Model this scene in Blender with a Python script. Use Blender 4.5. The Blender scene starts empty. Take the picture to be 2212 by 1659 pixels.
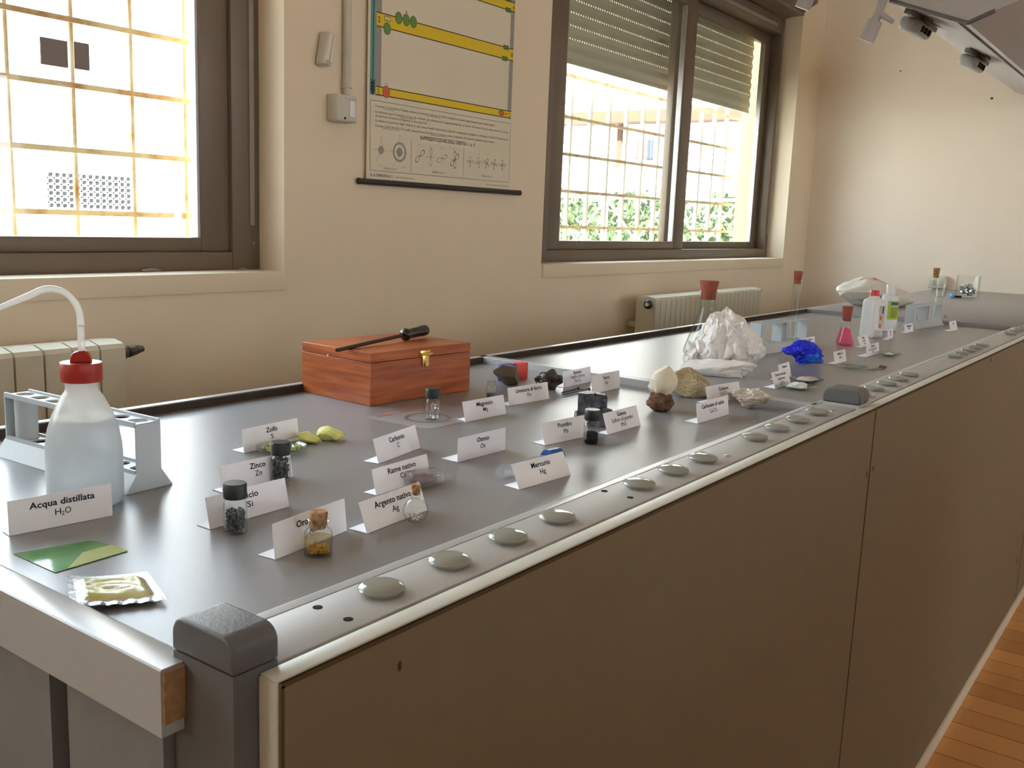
import bpy, bmesh, math, random
from mathutils import Vector, Matrix, noise

C = bpy.context.scene.collection
PI = math.pi
ZB = 0.90                      # height of the bench worktop above the floor

# ------------------------------------------------------------------ camera
def camera():
    f = 2083.38
    c = (1106.0, 829.5)
    vx = Vector((2648 - c[0], 532 - c[1], f)).normalized()     # direction of the bench
    vy = Vector((-1800 - c[0], 357 - c[1], f)).normalized()    # direction of the window wall
    vy = (vy - vx * vy.dot(vx)).normalized()
    vz = vx.cross(vy)
    if vz.y > 0:
        vz = -vz
    right = Vector((vx.x, vy.x, vz.x))
    down = Vector((vx.y, vy.y, vz.y))
    fwd = Vector((vx.z, vy.z, vz.z))
    m = Matrix((( right.x, -down.x, -fwd.x, 0.0),
                ( right.y, -down.y, -fwd.y, 0.0),
                ( right.z, -down.z, -fwd.z, ZB + 0.272),
                (0, 0, 0, 1)))
    cd = bpy.data.cameras.new('camera')
    cd.sensor_fit = 'HORIZONTAL'
    cd.sensor_width = 36.0
    cd.lens = 36.0 * f / 2212.0
    cd.clip_start = 0.02
    cd.clip_end = 300
    co = bpy.data.objects.new('camera', cd)
    C.objects.link(co)
    co.matrix_world = m
    bpy.context.scene.camera = co
camera()

# ------------------------------------------------------------------ light
sc = bpy.context.scene
sc.view_settings.view_transform = 'Standard'
sc.view_settings.look = 'None'
sc.view_settings.gamma = 1.0
sc.view_settings.use_curve_mapping = False
sc.view_settings.exposure = 0.0
sc.cycles.max_bounces = 10
sc.cycles.diffuse_bounces = 6
sc.cycles.glossy_bounces = 5
sc.cycles.transparent_max_bounces = 24
sc.cycles.transmission_bounces = 6
sc.cycles.sample_clamp_indirect = 6.0
sc.cycles.caustics_reflective = False
sc.cycles.caustics_refractive = False
sc.cycles.use_denoising = True

w = bpy.data.worlds.new('hazy_sky')
sc.world = w
w.use_nodes = True
nt = w.node_tree
bg = nt.nodes['Background']
tc = nt.nodes.new('ShaderNodeTexCoord')
sx = nt.nodes.new('ShaderNodeSeparateXYZ')
rp = nt.nodes.new('ShaderNodeValToRGB')
rp.color_ramp.elements[0].position = 0.0
rp.color_ramp.elements[0].color = (0.90, 0.95, 1.0, 1)
rp.color_ramp.elements[1].position = 0.8
rp.color_ramp.elements[1].color = (0.62, 0.78, 1.0, 1)
nt.links.new(tc.outputs['Generated'], sx.inputs[0])
nt.links.new(sx.outputs['Z'], rp.inputs[0])
nt.links.new(rp.outputs[0], bg.inputs['Color'])
bg.inputs['Strength'].default_value = 11.5

sd = bpy.data.lights.new('sun', 'SUN')
sd.energy = 100.0
sd.angle = math.radians(0.6)
sd.color = (1.0, 0.97, 0.93)
so = bpy.data.objects.new('sun', sd)
C.objects.link(so)
so.rotation_euler = Vector((0.80, 0.34, -0.62)).to_track_quat('-Z', 'Y').to_euler()

def portal(name, x0, x1, z0, z1, y, turn=-1):
    d = bpy.data.lights.new(name, 'AREA')
    d.shape = 'RECTANGLE'
    d.size = x1 - x0
    d.size_y = z1 - z0
    d.cycles.is_portal = True
    o = bpy.data.objects.new(name, d)
    C.objects.link(o)
    o.location = ((x0 + x1) / 2, y, ZB + (z0 + z1) / 2)
    o.rotation_euler = (turn * PI / 2, 0, 0)
portal('sky_portal_near', -0.6, 1.545, 0.13, 1.29, 2.11)
portal('sky_portal_far', 2.625, 4.785, 0.13, 1.29, 2.11)
portal('sky_portal_back', -3.85, -1.7, 0.13, 1.29, 2.11)
OPP = [(-2.6, -1.7), (0.4, 1.3), (3.4, 4.3)]      # windows in the wall opposite, behind the camera
for i, (a, b) in enumerate(OPP):
    portal('sky_portal_opposite', a, b, 0.13, 1.29, -4.81, 1)

# ------------------------------------------------------------------ materials
MATS = {}
def pm(name, col, rough=0.5, metal=0.0, spec=0.5, nscale=30.0, namt=0.06, bump=0.0, bscale=80.0, coat=0.0, sss=0.0, wave=None):
    if name in MATS:
        return MATS[name]
    m = bpy.data.materials.new(name)
    m.use_nodes = True
    n = m.node_tree.nodes
    l = m.node_tree.links
    b = n['Principled BSDF']
    t = n.new('ShaderNodeTexCoord')
    nz = n.new('ShaderNodeTexNoise')
    nz.inputs['Scale'].default_value = nscale
    nz.inputs['Detail'].default_value = 5
    l.new(t.outputs['Object'], nz.inputs['Vector'])
    mx = n.new('ShaderNodeMix')
    mx.data_type = 'RGBA'
    mx.inputs['A'].default_value = (*[max(0, x * (1 - namt * 2)) for x in col], 1)
    mx.inputs['B'].default_value = (*[min(1, x * (1 + namt * 2)) for x in col], 1)
    l.new(nz.outputs['Fac'], mx.inputs['Factor'])
    l.new(mx.outputs['Result'], b.inputs['Base Color'])
    b.inputs['Roughness'].default_value = rough
    b.inputs['Metallic'].default_value = metal
    b.inputs['Specular IOR Level'].default_value = spec
    b.inputs['Coat Weight'].default_value = coat
    b.inputs['Coat Roughness'].default_value = 0.08
    if sss:
        b.inputs['Subsurface Weight'].default_value = sss
        b.inputs['Subsurface Radius'].default_value = (0.02, 0.02, 0.02)
    if bump:
        n2 = n.new('ShaderNodeTexNoise')
        n2.inputs['Scale'].default_value = bscale
        n2.inputs['Detail'].default_value = 6
        l.new(t.outputs['Object'], n2.inputs['Vector'])
        bp = n.new('ShaderNodeBump')
        bp.inputs['Strength'].default_value = bump
        bp.inputs['Distance'].default_value = 0.002
        l.new(n2.outputs['Fac'], bp.inputs['Height'])
        l.new(bp.outputs['Normal'], b.inputs['Normal'])
    MATS[name] = m
    return m

def wood(name, c1, c2, rough, stretch, scale):
    m = pm(name, c1, rough)
    n = m.node_tree.nodes
    l = m.node_tree.links
    b = n['Principled BSDF']
    t = n.new('ShaderNodeTexCoord')
    mp = n.new('ShaderNodeMapping')
    mp.inputs['Scale'].default_value = stretch
    nz = n.new('ShaderNodeTexNoise')
    nz.inputs['Scale'].default_value = scale
    nz.inputs['Detail'].default_value = 8
    nz.inputs['Distortion'].default_value = 0.6
    l.new(t.outputs['Object'], mp.inputs[0])
    l.new(mp.outputs[0], nz.inputs['Vector'])
    r = n.new('ShaderNodeValToRGB')
    r.color_ramp.elements[0].position = 0.35
    r.color_ramp.elements[0].color = (*c2, 1)
    r.color_ramp.elements[1].position = 0.65
    r.color_ramp.elements[1].color = (*c1, 1)
    l.new(nz.outputs['Fac'], r.inputs[0])
    l.new(r.outputs[0], b.inputs['Base Color'])
    return m

def parquet():
    m = pm('parquet', (0.5, 0.25, 0.08), 0.42)
    n = m.node_tree.nodes
    l = m.node_tree.links
    b = n['Principled BSDF']
    t = n.new('ShaderNodeTexCoord')
    mp = n.new('ShaderNodeMapping')
    mp.inputs['Rotation'].default_value = (0, 0, PI / 2)
    br = n.new('ShaderNodeTexBrick')
    br.inputs['Scale'].default_value = 1.0
    br.inputs['Brick Width'].default_value = 0.9
    br.inputs['Row Height'].default_value = 0.09
    br.inputs['Mortar Size'].default_value = 0.002
    br.inputs['Color1'].default_value = (0.62, 0.30, 0.085, 1)
    br.inputs['Color2'].default_value = (0.44, 0.19, 0.045, 1)
    br.inputs['Mortar'].default_value = (0.2, 0.09, 0.03, 1)
    l.new(t.outputs['Object'], mp.inputs[0])
    l.new(mp.outputs[0], br.inputs['Vector'])
    l.new(br.outputs['Color'], b.inputs['Base Color'])
    return m

def glassy(name, tint=(0.96, 0.985, 0.97), edge=(0.42, 0.47, 0.46), rough=0.02, body=None, bodyfac=0.0, ior=1.45):
    """Thin clear glass: see-through with a Fresnel reflection, denser where the wall is seen edge-on."""
    if name in MATS:
        return MATS[name]
    m = bpy.data.materials.new(name)
    m.use_nodes = True
    n = m.node_tree.nodes
    l = m.node_tree.links
    n.remove(n['Principled BSDF'])
    out = n['Material Output']
    lw = n.new('ShaderNodeLayerWeight')
    lw.inputs['Blend'].default_value = 0.5
    r = n.new('ShaderNodeValToRGB')
    r.color_ramp.elements[0].position = 0.55
    r.color_ramp.elements[0].color = (*tint, 1)
    r.color_ramp.elements[1].position = 1.0
    r.color_ramp.elements[1].color = (*edge, 1)
    l.new(lw.outputs['Facing'], r.inputs[0])
    tr = n.new('ShaderNodeBsdfTransparent')
    l.new(r.outputs[0], tr.inputs[0])
    gl = n.new('ShaderNodeBsdfGlossy')
    gl.inputs['Roughness'].default_value = rough
    fr = n.new('ShaderNodeFresnel')
    # a thin wall reflects alike from both sides: no total reflection at its inner face
    ge = n.new('ShaderNodeNewGeometry')
    io = n.new('ShaderNodeMapRange')
    io.inputs['To Min'].default_value = ior
    io.inputs['To Max'].default_value = 1.0 / ior
    l.new(ge.outputs['Backfacing'], io.inputs['Value'])
    l.new(io.outputs[0], fr.inputs['IOR'])
    mx = n.new('ShaderNodeMixShader')
    l.new(fr.outputs[0], mx.inputs[0])
    last = tr.outputs[0]
    if body:
        d = n.new('ShaderNodeBsdfTranslucent')
        d.inputs[0].default_value = (*body, 1)
        d2 = n.new('ShaderNodeBsdfDiffuse')
        d2.inputs[0].default_value = (*body, 1)
        ad = n.new('ShaderNodeMixShader')
        ad.inputs[0].default_value = 0.5
        l.new(d.outputs[0], ad.inputs[1])
        l.new(d2.outputs[0], ad.inputs[2])
        m2 = n.new('ShaderNodeMixShader')
        m2.inputs[0].default_value = bodyfac
        l.new(tr.outputs[0], m2.inputs[1])
        l.new(ad.outputs[0], m2.inputs[2])
        last = m2.outputs[0]
    l.new(last, mx.inputs[1])
    l.new(gl.outputs[0], mx.inputs[2])
    l.new(mx.outputs[0], out.inputs['Surface'])
    MATS[name] = m
    return m

def twotone(name, c1, c2, scale, p0, p1, rough=0.6, spec=0.4, bump=0.4, bscale=60, sss=0.0):
    m = pm(name, c1, rough, spec=spec, bump=bump, bscale=bscale, sss=sss)
    n = m.node_tree.nodes
    l = m.node_tree.links
    b = n['Principled BSDF']
    t = n.new('ShaderNodeTexCoord')
    nz = n.new('ShaderNodeTexNoise')
    nz.inputs['Scale'].default_value = scale
    nz.inputs['Detail'].default_value = 6
    l.new(t.outputs['Object'], nz.inputs['Vector'])
    r = n.new('ShaderNodeValToRGB')
    r.color_ramp.elements[0].position = p0
    r.color_ramp.elements[0].color = (*c1, 1)
    r.color_ramp.elements[1].position = p1
    r.color_ramp.elements[1].color = (*c2, 1)
    l.new(nz.outputs['Fac'], r.inputs[0])
    l.new(r.outputs[0], b.inputs['Base Color'])
    return m

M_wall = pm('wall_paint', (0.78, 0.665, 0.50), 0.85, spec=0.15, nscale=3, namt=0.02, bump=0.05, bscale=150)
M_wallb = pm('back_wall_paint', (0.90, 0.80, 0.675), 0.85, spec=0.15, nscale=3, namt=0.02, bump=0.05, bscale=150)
M_ceil = pm('ceiling_paint', (0.80, 0.76, 0.68), 0.9, spec=0.1, nscale=3, namt=0.02)
M_stucco = pm('yellow_stucco', (0.85, 0.68, 0.32), 0.9, spec=0.1, nscale=20, namt=0.04, bump=0.3)
M_floor = parquet()
M_frame = pm('brown_aluminium', (0.150, 0.112, 0.076), 0.38, spec=0.45, nscale=8, namt=0.05)
M_framed = pm('dark_brown_channel', (0.028, 0.020, 0.015), 0.5, spec=0.3)
M_track = pm('grey_track', (0.30, 0.27, 0.23), 0.6)
M_gasket = pm('grey_gasket', (0.45, 0.43, 0.42), 0.4)
M_shutter = pm('shutter_plastic', (0.60, 0.57, 0.44), 0.55, nscale=5, namt=0.03)
M_pane = glassy('window_glass', (0.95, 0.97, 0.96), (0.85, 0.9, 0.9), 0.01)
M_top = pm('worktop_laminate', (0.235, 0.235, 0.24), 0.33, spec=0.8, nscale=350, namt=0.05)
M_lip = pm('worktop_rim', (0.42, 0.425, 0.43), 0.28, spec=0.8, nscale=200, namt=0.03)
M_strip = pm('service_strip_laminate', (0.43, 0.42, 0.405), 0.42, spec=0.4, nscale=300, namt=0.03)
M_edge = pm('cream_edging', (0.62, 0.62, 0.55), 0.35, spec=0.4, nscale=60, namt=0.03)
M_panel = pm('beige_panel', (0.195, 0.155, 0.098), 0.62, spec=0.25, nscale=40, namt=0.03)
M_gpanel = pm('grey_panel', (0.20, 0.20, 0.20), 0.6, spec=0.3, nscale=40, namt=0.03)
M_postm = pm('grey_post_laminate', (0.115, 0.113, 0.11), 0.55, spec=0.3, nscale=40, namt=0.03)
M_apron = pm('grey_apron_laminate', (0.33, 0.34, 0.33), 0.5, spec=0.3, nscale=60, namt=0.03)
M_eline = pm('brown_glue_line', (0.10, 0.060, 0.030), 0.7, spec=0.2)
M_chip = pm('particle_board', (0.33, 0.19, 0.09), 0.8, spec=0.2, nscale=180, namt=0.3, bump=0.5, bscale=300)
M_gap = pm('dark_groove', (0.055, 0.040, 0.030), 0.7, spec=0.2)
M_cap = pm('grey_plastic_cap', (0.105, 0.105, 0.11), 0.42, spec=0.4, nscale=120, namt=0.05, bump=0.15, bscale=400)
M_button = pm('grey_enamel_cover', (0.27, 0.27, 0.235), 0.14, spec=0.6, nscale=60, namt=0.03)
M_hole = pm('dark_hole', (0.015, 0.013, 0.012), 0.7, spec=0.1)
M_steel = pm('steel', (0.62, 0.62, 0.63), 0.25, metal=1.0, nscale=80, namt=0.05)
M_iron = pm('dark_iron', (0.10, 0.10, 0.105), 0.4, metal=0.8, nscale=80, namt=0.1)
M_paper = pm('white_paper', (0.92, 0.92, 0.97), 0.8, spec=0.2, nscale=60, namt=0.02)
M_ink = pm('black_ink', (0.02, 0.02, 0.025), 0.7, spec=0.2)
M_inkg = pm('grey_ink', (0.14, 0.13, 0.13), 0.8, spec=0.1)
M_red = pm('red_plastic', (0.36, 0.022, 0.016), 0.36, spec=0.45, nscale=50, namt=0.04)
M_redb = pm('bright_red_plastic', (0.62, 0.03, 0.03), 0.4)
M_white = pm('white_plastic', (0.78, 0.79, 0.80), 0.4, spec=0.4, nscale=40, namt=0.02)
M_cream = pm('cream_plastic', (0.72, 0.67, 0.55), 0.5, spec=0.3, nscale=40, namt=0.02)
M_black = pm('black_plastic', (0.018, 0.017, 0.017), 0.38, spec=0.4, nscale=60, namt=0.05)
M_blackg = pm('black_gloss', (0.014, 0.013, 0.013), 0.15, spec=0.6)
M_cork = twotone('cork', (0.42, 0.24, 0.12), (0.20, 0.10, 0.05), 220, 0.45, 0.7, 0.85, 0.2, 0.6, 200)
M_rubber = pm('red_rubber', (0.30, 0.075, 0.045), 0.7, spec=0.3, nscale=120, namt=0.1)
M_glass = glassy('lab_glass')
M_glassg = glassy('green_tint_glass', (0.94, 0.98, 0.95), (0.55, 0.68, 0.60))
M_clear = glassy('clear_plastic', (0.93, 0.93, 0.95), (0.55, 0.55, 0.58), 0.08, (0.75, 0.76, 0.8), 0.18)
M_poly = glassy('frosted_polyethylene', (0.95, 0.94, 0.92), (0.85, 0.84, 0.82), 0.28, (0.86, 0.85, 0.82), 0.66, 1.38)
M_water = glassy('still_water', (0.84, 0.92, 0.97), (0.80, 0.88, 0.95), 0.1, (0.72, 0.80, 0.86), 0.45, 1.2)
M_pink = glassy('pink_solution', (1.0, 0.36, 0.56), (0.75, 0.10, 0.30), 0.05, (1.0, 0.30, 0.52), 0.25, 1.3)
M_amber = glassy('amber_liquid', (0.95, 0.88, 0.74), (0.62, 0.45, 0.22), 0.04, (0.60, 0.40, 0.16), 0.06, 1.25)
M_rack = pm('pale_grey_plastic', (0.52, 0.57, 0.60), 0.42, spec=0.45, nscale=40, namt=0.02)
M_rad = pm('radiator_enamel', (0.62, 0.57, 0.43), 0.5, spec=0.3, nscale=20, namt=0.03)
M_valve = twotone('corroded_brass', (0.05, 0.04, 0.03), (0.16, 0.12, 0.08), 120, 0.4, 0.7, 0.5)
M_brass = pm('brass', (0.75, 0.50, 0.16), 0.28, metal=1.0, nscale=60, namt=0.1)
M_box = wood('mahogany', (0.46, 0.125, 0.032), (0.27, 0.058, 0.015), 0.36, (1.0, 1.0, 14.0), 9.0)
M_silver = pm('silver_foil', (0.80, 0.80, 0.82), 0.22, metal=1.0, nscale=60, namt=0.05, bump=0.4, bscale=120)
M_foil = twotone('olive_foil_print', (0.50, 0.46, 0.10), (0.62, 0.60, 0.28), 30, 0.4, 0.65, 0.22, 0.7, 0.4, 90)
M_green = twotone('green_gloss_film', (0.06, 0.22, 0.05), (0.10, 0.30, 0.07), 25, 0.4, 0.6, 0.10, 0.7, 0.1, 60)
M_lime = pm('lime_print', (0.45, 0.50, 0.14), 0.10, spec=0.7)
M_sulf = twotone('sulfur', (0.82, 0.82, 0.30), (0.70, 0.72, 0.20), 120, 0.4, 0.65, 0.6, 0.3, 0.5, 200, sss=0.15)
M_sulfp = twotone('sulfur_powder', (0.60, 0.60, 0.24), (0.45, 0.46, 0.18), 200, 0.4, 0.65, 0.9, 0.1, 0.7, 300)
M_charcoal = twotone('grey_granules', (0.05, 0.05, 0.055), (0.22, 0.22, 0.235), 260, 0.45, 0.72, 0.35, 0.6, 0.6, 300)
M_lead = pm('black_powder', (0.012, 0.012, 0.013), 0.8, spec=0.2, nscale=300, namt=0.3)
M_hem = twotone('hematite', (0.030, 0.020, 0.018), (0.13, 0.085, 0.075), 70, 0.45, 0.75, 0.22, 0.7, 0.5, 90)
M_pyr = twotone('bronze_mineral', (0.075, 0.055, 0.030), (0.16, 0.125, 0.07), 40, 0.4, 0.7, 0.4, 0.5, 0.3, 90)
M_gal = twotone('galena', (0.022, 0.021, 0.026), (0.095, 0.09, 0.11), 80, 0.4, 0.7, 0.36, 0.55, 0.5, 120)
M_calc = twotone('cream_calcite', (0.72, 0.63, 0.47), (0.80, 0.75, 0.62), 40, 0.4, 0.7, 0.5, 0.4, 0.4, 120, sss=0.2)
M_clay = twotone('brown_matrix', (0.11, 0.055, 0.035), (0.24, 0.14, 0.10), 90, 0.4, 0.7, 0.9, 0.1, 0.9, 120)
M_lime_st = twotone('limestone', (0.42, 0.34, 0.21), (0.30, 0.23, 0.13), 45, 0.4, 0.7, 0.85, 0.2, 0.8, 120)
M_quartz = twotone('white_crystal', (0.86, 0.84, 0.82), (0.74, 0.66, 0.56), 22, 0.5, 0.75, 0.30, 0.55, 0.35, 100, sss=0.25)
M_halite = twotone('dull_white_crystal', (0.62, 0.56, 0.48), (0.44, 0.37, 0.30), 60, 0.4, 0.7, 0.4, 0.5, 0.4, 120, sss=0.1)
M_blue = twotone('copper_sulfate', (0.006, 0.014, 0.62), (0.03, 0.22, 0.85), 30, 0.52, 0.66, 0.3, 0.5, 0.5, 120)
M_salt = pm('white_powder', (0.85, 0.85, 0.84), 0.9, spec=0.1, nscale=300, namt=0.05, bump=0.8, bscale=300)
M_copper = twotone('dull_copper_lump', (0.22, 0.13, 0.12), (0.34, 0.24, 0.22), 60, 0.4, 0.7, 0.6, 0.3, 0.6, 120)
M_gold = pm('gold_flakes', (0.75, 0.48, 0.12), 0.3, metal=0.9, nscale=200, namt=0.2)
M_silvf = pm('silver_shavings', (0.78, 0.76, 0.70), 0.25, metal=0.9, nscale=200, namt=0.2)
M_bluep = pm('blue_plastic', (0.012, 0.075, 0.28), 0.35)
M_blueb = pm('blue_block', (0.03, 0.04, 0.40), 0.5)
M_redblk = pm('red_block', (0.62, 0.055, 0.04), 0.5)
M_lblue = pm('light_blue_plastic', (0.16, 0.42, 0.80), 0.35)
M_bag = pm('white_bag_plastic', (0.74, 0.70, 0.62), 0.45, spec=0.3, nscale=15, namt=0.03, sss=0.05)
M_poster = pm('poster_paper', (0.72, 0.65, 0.50), 0.6, spec=0.2, nscale=5, namt=0.02)
M_pyel = pm('poster_yellow', (0.72, 0.52, 0.035), 0.6, spec=0.2, nscale=40, namt=0.02)
M_pteal = pm('poster_teal', (0.10, 0.30, 0.26), 0.6)
M_pgrey = pm('poster_grey', (0.30, 0.28, 0.25), 0.6)
M_pgreen = pm('poster_green', (0.13, 0.25, 0.05), 0.6)
M_pred = pm('poster_red', (0.62, 0.12, 0.05), 0.6)
M_rod = pm('dark_rod', (0.028, 0.022, 0.018), 0.45)
M_boxp = pm('aged_white_plastic', (0.58, 0.54, 0.46), 0.5, spec=0.3, nscale=30, namt=0.05)
M_boom = pm('grey_boom_enamel', (0.40, 0.37, 0.36), 0.5, nscale=10, namt=0.03)
M_boomd = pm('dark_boom_rail', (0.12, 0.11, 0.10), 0.5)
M_sock = pm('grey_socket_plastic', (0.30, 0.30, 0.29), 0.4)
M_facade = pm('white_plaster', (0.85, 0.82, 0.76), 0.9, spec=0.1, nscale=4, namt=0.03)
M_dark = pm('dark_opening', (0.006, 0.0045, 0.004), 0.8, spec=0.0)
M_gbrick = pm('glass_brick', (0.028, 0.03, 0.034), 0.8, spec=0.0)
M_eave = twotone('rusty_eave', (0.055, 0.018, 0.005), (0.03, 0.014, 0.008), 6, 0.4, 0.7, 0.8)
M_rust = twotone('rusty_bar', (0.75, 0.64, 0.46), (0.42, 0.20, 0.07), 14, 0.45, 0.7, 0.8)
M_wbar = pm('white_bar_paint', (0.82, 0.80, 0.74), 0.6)
M_leaf = twotone('hedge_leaf', (0.022, 0.040, 0.016), (0.050, 0.075, 0.030), 6, 0.4, 0.7, 0.6, 0.3)
M_ground = pm('courtyard_ground', (0.50, 0.47, 0.42), 0.9, spec=0.1, nscale=3, namt=0.08)
M_cloth = pm('red_cloth', (0.12, 0.02, 0.02), 0.9)
M_clothd = pm('dark_cloth', (0.015, 0.018, 0.03), 0.9)
M_lgreen = pm('green_label', (0.42, 0.55, 0.05), 0.5)
M_dirt = pm('dirt_mark', (0.06, 0.04, 0.03), 0.9)

# ------------------------------------------------------------------ mesh builder
class MB:
    def __init__(s):
        s.bm = bmesh.new()
        s.mi = 0                      # material slot of the faces added next
    def add(s, verts, faces):
        vs = [s.bm.verts.new(v) for v in verts]
        for f in faces:
            try:
                s.bm.faces.new([vs[i] for i in f]).material_index = s.mi
            except ValueError:
                pass
        return vs
    def box(s, x0, x1, y0, y1, z0, z1, bev=0.0, seg=2, rot=None, pivot=None):
        b = bmesh.new()
        vs = [b.verts.new((x, y, z)) for z in (z0, z1) for y in (y0, y1) for x in (x0, x1)]
        for f in ((0, 2, 3, 1), (4, 5, 7, 6), (0, 1, 5, 4), (2, 6, 7, 3), (0, 4, 6, 2), (1, 3, 7, 5)):
            b.faces.new([vs[i] for i in f])
        if bev:
            bmesh.ops.bevel(b, geom=list(b.edges), offset=bev, segments=seg, affect='EDGES', profile=0.5)
        if rot is not None:
            p = Vector(pivot) if pivot is not None else Vector(((x0 + x1) / 2, (y0 + y1) / 2, (z0 + z1) / 2))
            for v in b.verts:
                v.co = p + rot @ (v.co - p)
        s.join(b)
        return s
    def join(s, b):
        b.verts.index_update()
        s.add([v.co.copy() for v in b.verts], [[v.index for v in f.verts] for f in b.faces])
        b.free()
    def cyl(s, p0, p1, r0, r1=None, n=24, cap=True):
        r1 = r0 if r1 is None else r1
        p0, p1 = Vector(p0), Vector(p1)
        d = (p1 - p0).normalized()
        a = d.orthogonal().normalized()
        b = d.cross(a)
        V = [p + (a * math.cos(2 * PI * i / n) + b * math.sin(2 * PI * i / n)) * r for p, r in ((p0, r0), (p1, r1)) for i in range(n)]
        F = [(i, (i + 1) % n, n + (i + 1) % n, n + i) for i in range(n)]
        if cap:
            F += [tuple(range(n - 1, -1, -1)), tuple(range(n, 2 * n))]
        s.add(V, F)
        return s
    def lathe(s, prof, c=(0, 0, 0), n=32, ends=True, sq=None):
        """profile of (r, z); sq gives a superellipse exponent for squarish bottles"""
        V, F = [], []
        m = len(prof)
        for r, z in prof:
            for i in range(n):
                t = 2 * PI * i / n
                k = 1.0
                if sq:
                    k = (abs(math.cos(t)) ** sq + abs(math.sin(t)) ** sq) ** (-1.0 / sq)
                V.append((c[0] + r * k * math.cos(t), c[1] + r * k * math.sin(t), c[2] + z))
        for j in range(m - 1):
            for i in range(n):
                F.append((j * n + i, j * n + (i + 1) % n, (j + 1) * n + (i + 1) % n, (j + 1) * n + i))
        if ends:
            F.append(tuple(range(n - 1, -1, -1)))
            F.append(tuple(range((m - 1) * n, m * n)))
        s.add(V, F)
        return s
    def tube(s, pts, r, n=12, closed=False):
        pts = [Vector(p) for p in pts]
        m = len(pts)
        rr = r if isinstance(r, (list, tuple)) else [r] * m
        V, F = [], []
        up = None
        for i, p in enumerate(pts):
            if closed:
                d = (pts[(i + 1) % m] - pts[i - 1]).normalized()
            else:
                d = (pts[min(i + 1, m - 1)] - pts[max(i - 1, 0)]).normalized()
            if up is None:
                a = d.orthogonal().normalized()
            else:
                a = (up - d * up.dot(d)).normalized()
            up = a
            b = d.cross(a)
            V += [p + (a * math.cos(2 * PI * k / n) + b * math.sin(2 * PI * k / n)) * rr[i] for k in range(n)]
        for i in range(m if closed else m - 1):
            j = (i + 1) % m
            for k in range(n):
                F.append((i * n + k, i * n + (k + 1) % n, j * n + (k + 1) % n, j * n + k))
        if not closed:
            F.append(tuple(range(n - 1, -1, -1)))
            F.append(tuple(range((m - 1) * n, m * n)))
        s.add(V, F)
        return s
    def prism(s, poly, axis, a0, a1):
        """extrude a 2-D polygon along an axis; poly is in the two other axes, in order"""
        def p3(u, v, a):
            if axis == 0: return (a, u, v)
            if axis == 1: return (u, a, v)
            return (u, v, a)
        n = len(poly)
        V = [p3(u, v, a0) for u, v in poly] + [p3(u, v, a1) for u, v in poly]
        F = [(i, (i + 1) % n, n + (i + 1) % n, n + i) for i in range(n)] + [tuple(range(n - 1, -1, -1)), tuple(range(n, 2 * n))]
        s.add(V, F)
        return s
    def ico(s, c, r, sub=2, sc=(1, 1, 1), fn=None):
        b = bmesh.new()
        bmesh.ops.create_icosphere(b, subdivisions=sub, radius=1.0)
        for v in b.verts:
            p = v.co.copy()
            if fn:
                p = fn(p)
            v.co = Vector(c) + Vector((p.x * sc[0], p.y * sc[1], p.z * sc[2])) * r
        s.join(b)
        return s
    def dome(s, c, r, hgt, n=28, rings=6, lip=0.001):
        prof = [(r, 0), (r, lip)]
        for k in range(1, rings + 1):
            t = k / rings * PI / 2
            prof.append((max(r * math.cos(t), 1e-5), lip + (hgt - lip) * math.sin(t)))
        s.lathe(prof, c, n)
        return s
    def build(s, name, mat, parent=None, smooth=35, off=None, mats=None):
        me = bpy.data.meshes.new(name)
        bmesh.ops.recalc_face_normals(s.bm, faces=s.bm.faces)
        if off is None and parent is None:
            off = Vector((0, 0, ZB))
        if off is not None:
            for v in s.bm.verts:
                v.co += Vector(off)
        s.bm.to_mesh(me)
        s.bm.free()
        if smooth:
            for p in me.polygons:
                p.use_smooth = True
            me.set_sharp_from_angle(angle=math.radians(smooth))
        for m in (mats or [mat]):
            me.materials.append(m)
        o = bpy.data.objects.new(name, me)
        C.objects.link(o)
        if parent is not None:
            o.parent = parent
        return o

def tag(o, label=None, cat=None, group=None, kind=None):
    if label: o['label'] = label
    if cat: o['category'] = cat
    if group: o['group'] = group
    if kind: o['kind'] = kind
    return o
def thing(name, label, cat, loc, rz=0.0, group=None):
    """an Empty at the base of a thing; loc is measured from the bench surface"""
    o = bpy.data.objects.new(name, None)
    o.empty_display_size = 0.02
    C.objects.link(o)
    o.location = (loc[0], loc[1], loc[2] + ZB)
    o.rotation_euler = (0, 0, rz)
    return tag(o, label, cat, group)
def wpart(mb, name, mat, root, parent=None, smooth=35):
    """a part whose vertices were given in bench coordinates, under an unrotated root"""
    l = root.location
    return mb.build(name, mat, parent or root, smooth, off=(-l.x, -l.y, -l.z + ZB))
def struct(mb, name, mat, smooth=35, label=None):
    o = mb.build(name, mat, None, smooth)
    o['kind'] = 'structure'
    if label: o['label'] = label
    return o

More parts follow.
